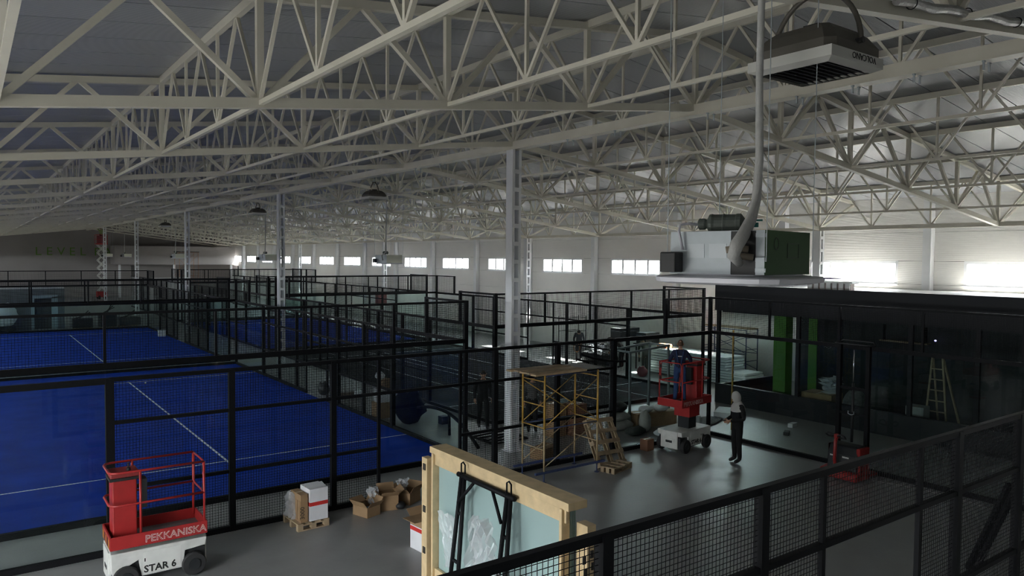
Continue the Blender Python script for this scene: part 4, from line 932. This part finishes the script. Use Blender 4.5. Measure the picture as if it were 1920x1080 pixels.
crumple('film_sheet', 1.8, .5, .3, wb, 10, 60, (0, 0, .5), -1).rotation_euler = (0, 0, HP)
# light grey wheeled rack seen beyond the charcoal court
rk = thing('tube_rack', 'slim steel tube rack standing by the window wall beyond the court', 'rack', (26.3, 30.5, 0))
for x in (-.7, .7):
    for y in (-.3, .3): MB().tube((x, y, 0), (x, y, 2.0), .02, 6).build('upright', GREYD, rk)
for z in (.5, 1.2, 1.9):
    for y in (-.3, .3): MB().tube((-.7, y, z), (.7, y, z), .015, 6).build('rack_bar', GREYD, rk)

# ------------------------------------------------------------------ people
def person(label, loc, rz, J=None, top=None, legs=None, skin=None, shoe=None, hair=None, hood=None, h=1.75, extra=None):
    skin = skin or mat('skin', (.42,.24,.16), .6); shoe = shoe or PLAST; hair = hair or mat('dark_hair', (.025,.018,.014), .8)
    B = {'pel': (0,0,.96), 'spi': (0,0,1.14), 'che': (0,0,1.34), 'nec': (0,.0,1.49), 'hea': (0,.015,1.56),
         'shl': (-.18,0,1.42), 'ell': (-.25,-.02,1.14), 'wrl': (-.25,.06,.90), 'shr': (.18,0,1.42), 'elr': (.25,-.02,1.14), 'wrr': (.25,.06,.90),
         'hil': (-.095,0,.92), 'knl': (-.10,.02,.50), 'anl': (-.105,-.01,.09), 'tol': (-.115,.16,.035), 'hir': (.095,0,.92), 'knr': (.10,.02,.50), 'anr': (.105,-.01,.09), 'tor': (.115,.16,.035)}
    B.update(J or {})
    R = {'pel': (.155,.115), 'spi': (.145,.11), 'che': (.17,.12), 'nec': (.06,.06), 'hea': (.05,.055), 'sh': (.075,.075), 'el': (.055,.055), 'wr': (.037,.035), 'hi': (.098,.1), 'kn': (.072,.075), 'an': (.055,.058), 'to': (.045,.036)}
    keys = list(B); idx = {k_: i for i, k_ in enumerate(keys)}
    E = [('pel','spi'),('spi','che'),('che','nec'),('nec','hea'),('che','shl'),('shl','ell'),('ell','wrl'),('che','shr'),('shr','elr'),('elr','wrr'),('pel','hil'),('hil','knl'),('knl','anl'),('anl','tol'),('pel','hir'),('hir','knr'),('knr','anr'),('anr','tor')]
    me = bpy.data.meshes.new('body_skeleton'); me.from_pydata([B[k_] for k_ in keys], [(idx[a], idx[b]) for a, b in E], [])
    tmp = bpy.data.objects.new('tmp', me); COL.objects.link(tmp)
    sk = tmp.modifiers.new('s', 'SKIN'); sk.use_smooth_shade = True; sb = tmp.modifiers.new('u', 'SUBSURF'); sb.levels = sb.render_levels = 2
    for k_, i in idx.items():
        r_ = R.get(k_) or R[k_[:2]]; me.skin_vertices[0].data[i].radius = r_
    me.skin_vertices[0].data[idx['pel']].use_root = True
    dg = bpy.context.evaluated_depsgraph_get(); bm = bmesh.new(); ev = bpy.data.meshes.new_from_object(tmp.evaluated_get(dg)); bm.from_mesh(ev)
    bpy.data.objects.remove(tmp)
    SEG = [(Vector(B[a]), Vector(B[b]), ('S' if b == 'hea' else 'T' if a in ('pel','spi','che','shl','shr','ell','elr') and b not in ('hil','hir') else 'F' if a in ('anl','anr') else 'L')) for a, b in E]
    MI = {'T': 0, 'L': 1, 'S': 2, 'F': 3}
    def near(p_):
        best = None
        for a, b, k_ in SEG:
            t_ = max(0, min(1, (p_-a).dot(b-a)/max(1e-6, (b-a).length_squared))); d_ = (p_-a-(b-a)*t_).length
            if best is None or d_ < best[0]: best = (d_, k_)
        return best[1]
    pz = B['pel'][2]
    for f in bm.faces:
        c_ = f.calc_center_median(); k_ = near(c_)
        if k_ == 'T' and (c_-Vector(B['pel'])).length < .17 and c_.z < pz-.02: k_ = 'L'
        f.material_index = MI[k_]; f.smooth = True
    # head, ears, nose and hands become part of the same body mesh
    ex = MB(); hb = Vector(B['hea']); nk = Vector(B['nec']); hd = (hb-nk).normalized(); hc = hb+hd*.085; n = 16
    fwd = Vector((0, 1, 0)); fwd = (fwd-hd*fwd.dot(hd)).normalized(); sd = fwd.cross(hd)
    for j in range(11):
        v = PI*j/10
        for i in range(n):
            q = 2*PI*i/n; w_ = math.sin(v); jaw = 1-.22*max(0, -math.cos(v))*0 - .18*max(0, math.cos(v))
            ex.v.append(tuple(hc+sd*(.076*w_*math.cos(q)*jaw)+fwd*(.097*w_*math.sin(q)*jaw+.008)-hd*(.125*math.cos(v))))
    for j in range(10):
        for i in range(n): ex.f.append((j*n+i, j*n+(i+1) % n, (j+1)*n+(i+1) % n, (j+1)*n+i))
    ex.poly([hc+fwd*.095+hd*.02, hc+fwd*.118-hd*.02, hc+fwd*.098-hd*.035], [.008, .015, .012], 6)
    ex.poly([hc+fwd*.094-hd*.062-sd*.025, hc+fwd*.099-hd*.064, hc+fwd*.094-hd*.062+sd*.025], [.005, .008, .005], 6)
    for s in (-1, 1): ex.poly([hc+sd*(.074*s)+hd*.025, hc+sd*(.088*s)+hd*.005-fwd*.01, hc+sd*(.076*s)-hd*.03], [.012, .018, .008], 6)
    for a, w_ in (('ell','wrl'), ('elr','wrr')):
        A, Wv = Vector(B[a]), Vector(B[w_]); d = (Wv-A).normalized(); s = -1 if w_ == 'wrl' else 1
        side = d.cross(Vector((s, 0, 0.2))).normalized()
        nrm = d.cross(side).normalized()
        ex.poly([Wv-d*.02, Wv+d*.03, Wv+d*.085], [.03, .04, .036], 8)
        for i, (off, ln) in enumerate(((-.03, .065), (-.01, .078), (.011, .072), (.03, .056))):
            b0 = Wv+d*.08+side*off; ex.poly([b0, b0+d*ln*.5+nrm*.012, b0+d*ln*.8+nrm*.035], [.011, .0095, .008], 6)
        b0 = Wv+d*.02+side*-.03; ex.poly([b0, b0+d*.03-side*.025+nrm*.01, b0+d*.065-side*.03+nrm*.02], [.013, .012, .009], 6)
    hm = ex.mesh('h'); nb = len(bm.faces); bm.from_mesh(hm); bm.faces.ensure_lookup_table()
    for f in bm.faces[nb:]: f.material_index = 2; f.smooth = True
    out = bpy.data.meshes.new('person'); bm.to_mesh(out); bm.free()
    for m_ in (top, legs, skin, shoe): out.materials.append(m_)
    o = link('person', out, None, loc, rz); k_ = h/1.75; o.scale = (k_, k_, k_); tag(o, label, 'person')
    # hair or hood
    hm = MB(); rows = 7; rr = (1.09, 1.09) if not hood else (1.35, 1.28)
    for j in range(rows+1):
        v = PI*(.03+ (.50 if not hood else .72)*j/rows)
        for i in range(n):
            q = 2*PI*i/n; w_ = math.sin(v); fr = math.sin(q); cut = 0
            if not hood: cut = .055*max(0, fr)*(j/rows)-.06*max(0, -fr)*(j/rows)
            r1 = rr[0]; r2 = rr[1]*(1 if fr < .2 or not hood else 1.02)
            hm.v.append(tuple(hc+sd*(.076*r1*w_*math.cos(q))+fwd*(.097*r2*w_*fr+.004-(.02 if hood else 0))+hd*(.125*rr[0]*math.cos(v)+cut+(0 if not hood else .0))))
    for j in range(rows):
        for i in range(n): hm.f.append((j*n+i, j*n+(i+1) % n, (j+1)*n+(i+1) % n, (j+1)*n+i))
    hm.f.append(tuple(range(n))[::-1])
    hm.build('hood' if hood else 'hair', hood or hair, o, smooth=True)
    if extra: extra(o, B)
    return o
NAVYC = mat('navy_work_jacket', (.012,.017,.05), .85, var=.15, scale=8); BLUET = mat('blue_work_trousers', (.02,.05,.14), .85, var=.15, scale=8)
BLKC = mat('black_cloth', (.009,.009,.010), .9, var=.2, scale=8); GRYC = mat('grey_cloth', (.09,.09,.09), .9, var=.15, scale=8)
HOODG = mat('pale_grey_hood', (.50,.49,.46), .9, var=.06, scale=9); OLIVE = mat('olive_grey_cloth', (.13,.13,.11), .9, var=.15, scale=8)
def cape(o, B):     # pale yoke of the hooded jacket over the shoulders
    mb = MB(); n = 20; P = [(.075, .075, 1.56), (.13, .11, 1.50), (.205, .14, 1.43), (.235, .155, 1.34)]
    for a, b, z in P:
        for i in range(n): q = 2*PI*i/n; mb.v.append((a*math.cos(q), b*math.sin(q)-.005, z-(.05*max(0, math.sin(q)) if z < 1.4 else 0)))
    for j in range(3):
        for i in range(n): mb.f.append((j*n+i, j*n+(i+1) % n, (j+1)*n+(i+1) % n, (j+1)*n+i))
    mb.build('jacket_yoke', HOODG, o, smooth=True)
    MB().box((.0, .36, 1.09), (.07, .14, .02)).build('remote_control', PLAST, o)
person('person in black with a pale grey hood holding a small controller', (15.6, 11.7, 0), 1.25, {'wrl': (-.08,.28,1.08), 'ell': (-.25,-.02,1.13), 'wrr': (.08,.28,1.08), 'elr': (.25,-.02,1.13), 'nec': (0,.02,1.49), 'hea': (0,.04,1.56)}, BLKC, BLKC, hood=HOODG, extra=cape)
def straps(o, B):
    for s in (-1, 1): MB().poly([(.03*s, -.135, 1.05), (.06*s, -.145, 1.25), (.1*s, -.12, 1.45), (.1*s, .0, 1.5)], .018, 6).build('brace_strap', BLUET, o)
    MB().box((0, -.14, 1.32), (.12, .01, .02)).build('back_badge', WINK, o)
person('man in navy workwear standing on the raised lift, seen from behind', (15.42, 13.45, 1.265), -.9, {'ell': (-.30,.10,1.16), 'wrl': (-.28,.34,1.06), 'elr': (.30,.12,1.18), 'wrr': (.27,.36,1.08), 'anl': (-.13,-.02,.09), 'tol': (-.15,.15,.035), 'anr': (.13,.02,.09), 'tor': (.15,.19,.035)}, NAVYC, BLUET, hair=mat('short_brown_hair', (.10,.055,.03), .8), h=1.66, extra=straps)
person('person in dark clothes walking behind the mesh fence left of the column', (12.35, 18.35, 0), 2.7, {'anl': (-.1,.22,.09), 'tol': (-.1,.38,.035), 'knl': (-.1,.16,.5), 'anr': (.1,-.2,.12), 'tor': (.1,-.05,.04), 'wrl': (-.27,.0,.9)}, BLKC, BLKC, h=1.75)
person('person in a grey and black top standing behind the scaffold tower', (13.35, 17.25, 0), 2.6, {'wrl': (-.24,.12,.92)}, GRYC, BLKC, h=1.72)
def rope(o, B): MB().poly([(.1+.16*math.cos(q), .22, .72+.22*math.sin(q)) for q in [2*PI*i/20 for i in range(20)]], .018, 6, closed=True).build('rope_coil', mat('orange_rope', (.45,.17,.05), .7), o)
person('worker in dark clothes holding a coil of orange rope in the sunlight', (24.5, 27.9, 0), 2.4, {'nec': (0,.13,1.44), 'hea': (0,.2,1.49), 'che': (0,.07,1.32), 'wrl': (-.12,.3,.92), 'wrr': (.15,.3,.92), 'ell': (-.27,.1,1.1), 'elr': (.27,.1,1.1)}, mat('slate_cloth', (.05,.055,.065), .9), BLKC, h=1.68, extra=rope)
BEND = {'spi': (0,.12,1.10), 'che': (0,.34,1.22), 'nec': (0,.47,1.27), 'hea': (0,.54,1.29), 'shl': (-.18,.38,1.25), 'shr': (.18,.38,1.25), 'ell': (-.22,.45,.97), 'elr': (.22,.45,.97), 'wrl': (-.18,.55,.74), 'wrr': (.18,.55,.74), 'pel': (0,-.05,.95), 'hil': (-.095,-.05,.91), 'hir': (.095,-.05,.91)}
person('worker bending forward behind the glass of the charcoal court', (24.6, 25.0, 0), .3, BEND, mat('brown_cloth', (.07,.055,.05), .9), BLKC, h=1.75)
person('worker in olive grey clothes bending near the sunlit floor', (24.1, 23.0, 0), -.5, {k_: (v[0], v[1]*.7, v[2]+.08) if k_ not in ('pel','hil','hir') else v for k_, v in BEND.items()}, OLIVE, OLIVE, h=1.75)
person('worker in a pale green vest on the raised far scissor lift', (FS[0], FS[1], 6.36), .4, {'wrl': (-.15,.2,1.7), 'ell': (-.28,.12,1.55), 'wrr': (.15,.2,1.7), 'elr': (.28,.12,1.55)}, mat('pale_green_vest', (.2,.26,.1), .8), BLKC, h=1.75)

rs = thing('slat_bundle', 'white bundle of upright slats lying on the kiosk roof', 'bundle', (24.0, 14.3, 4.062))
for i in range(7): MB().bx(-.15, .15, -.78+i*.23, -.62+i*.23, 0, .27).build('slat', FOAM, rs)
MB().bx(-.22, .22, -.9, .9, .27, .32).build('top_board', FOAM, rs); MB().bx(-.1, .1, -.8, .8, .02, .25).build('core_board', mat('pinkish_board', (.35,.28,.26), .7), rs)
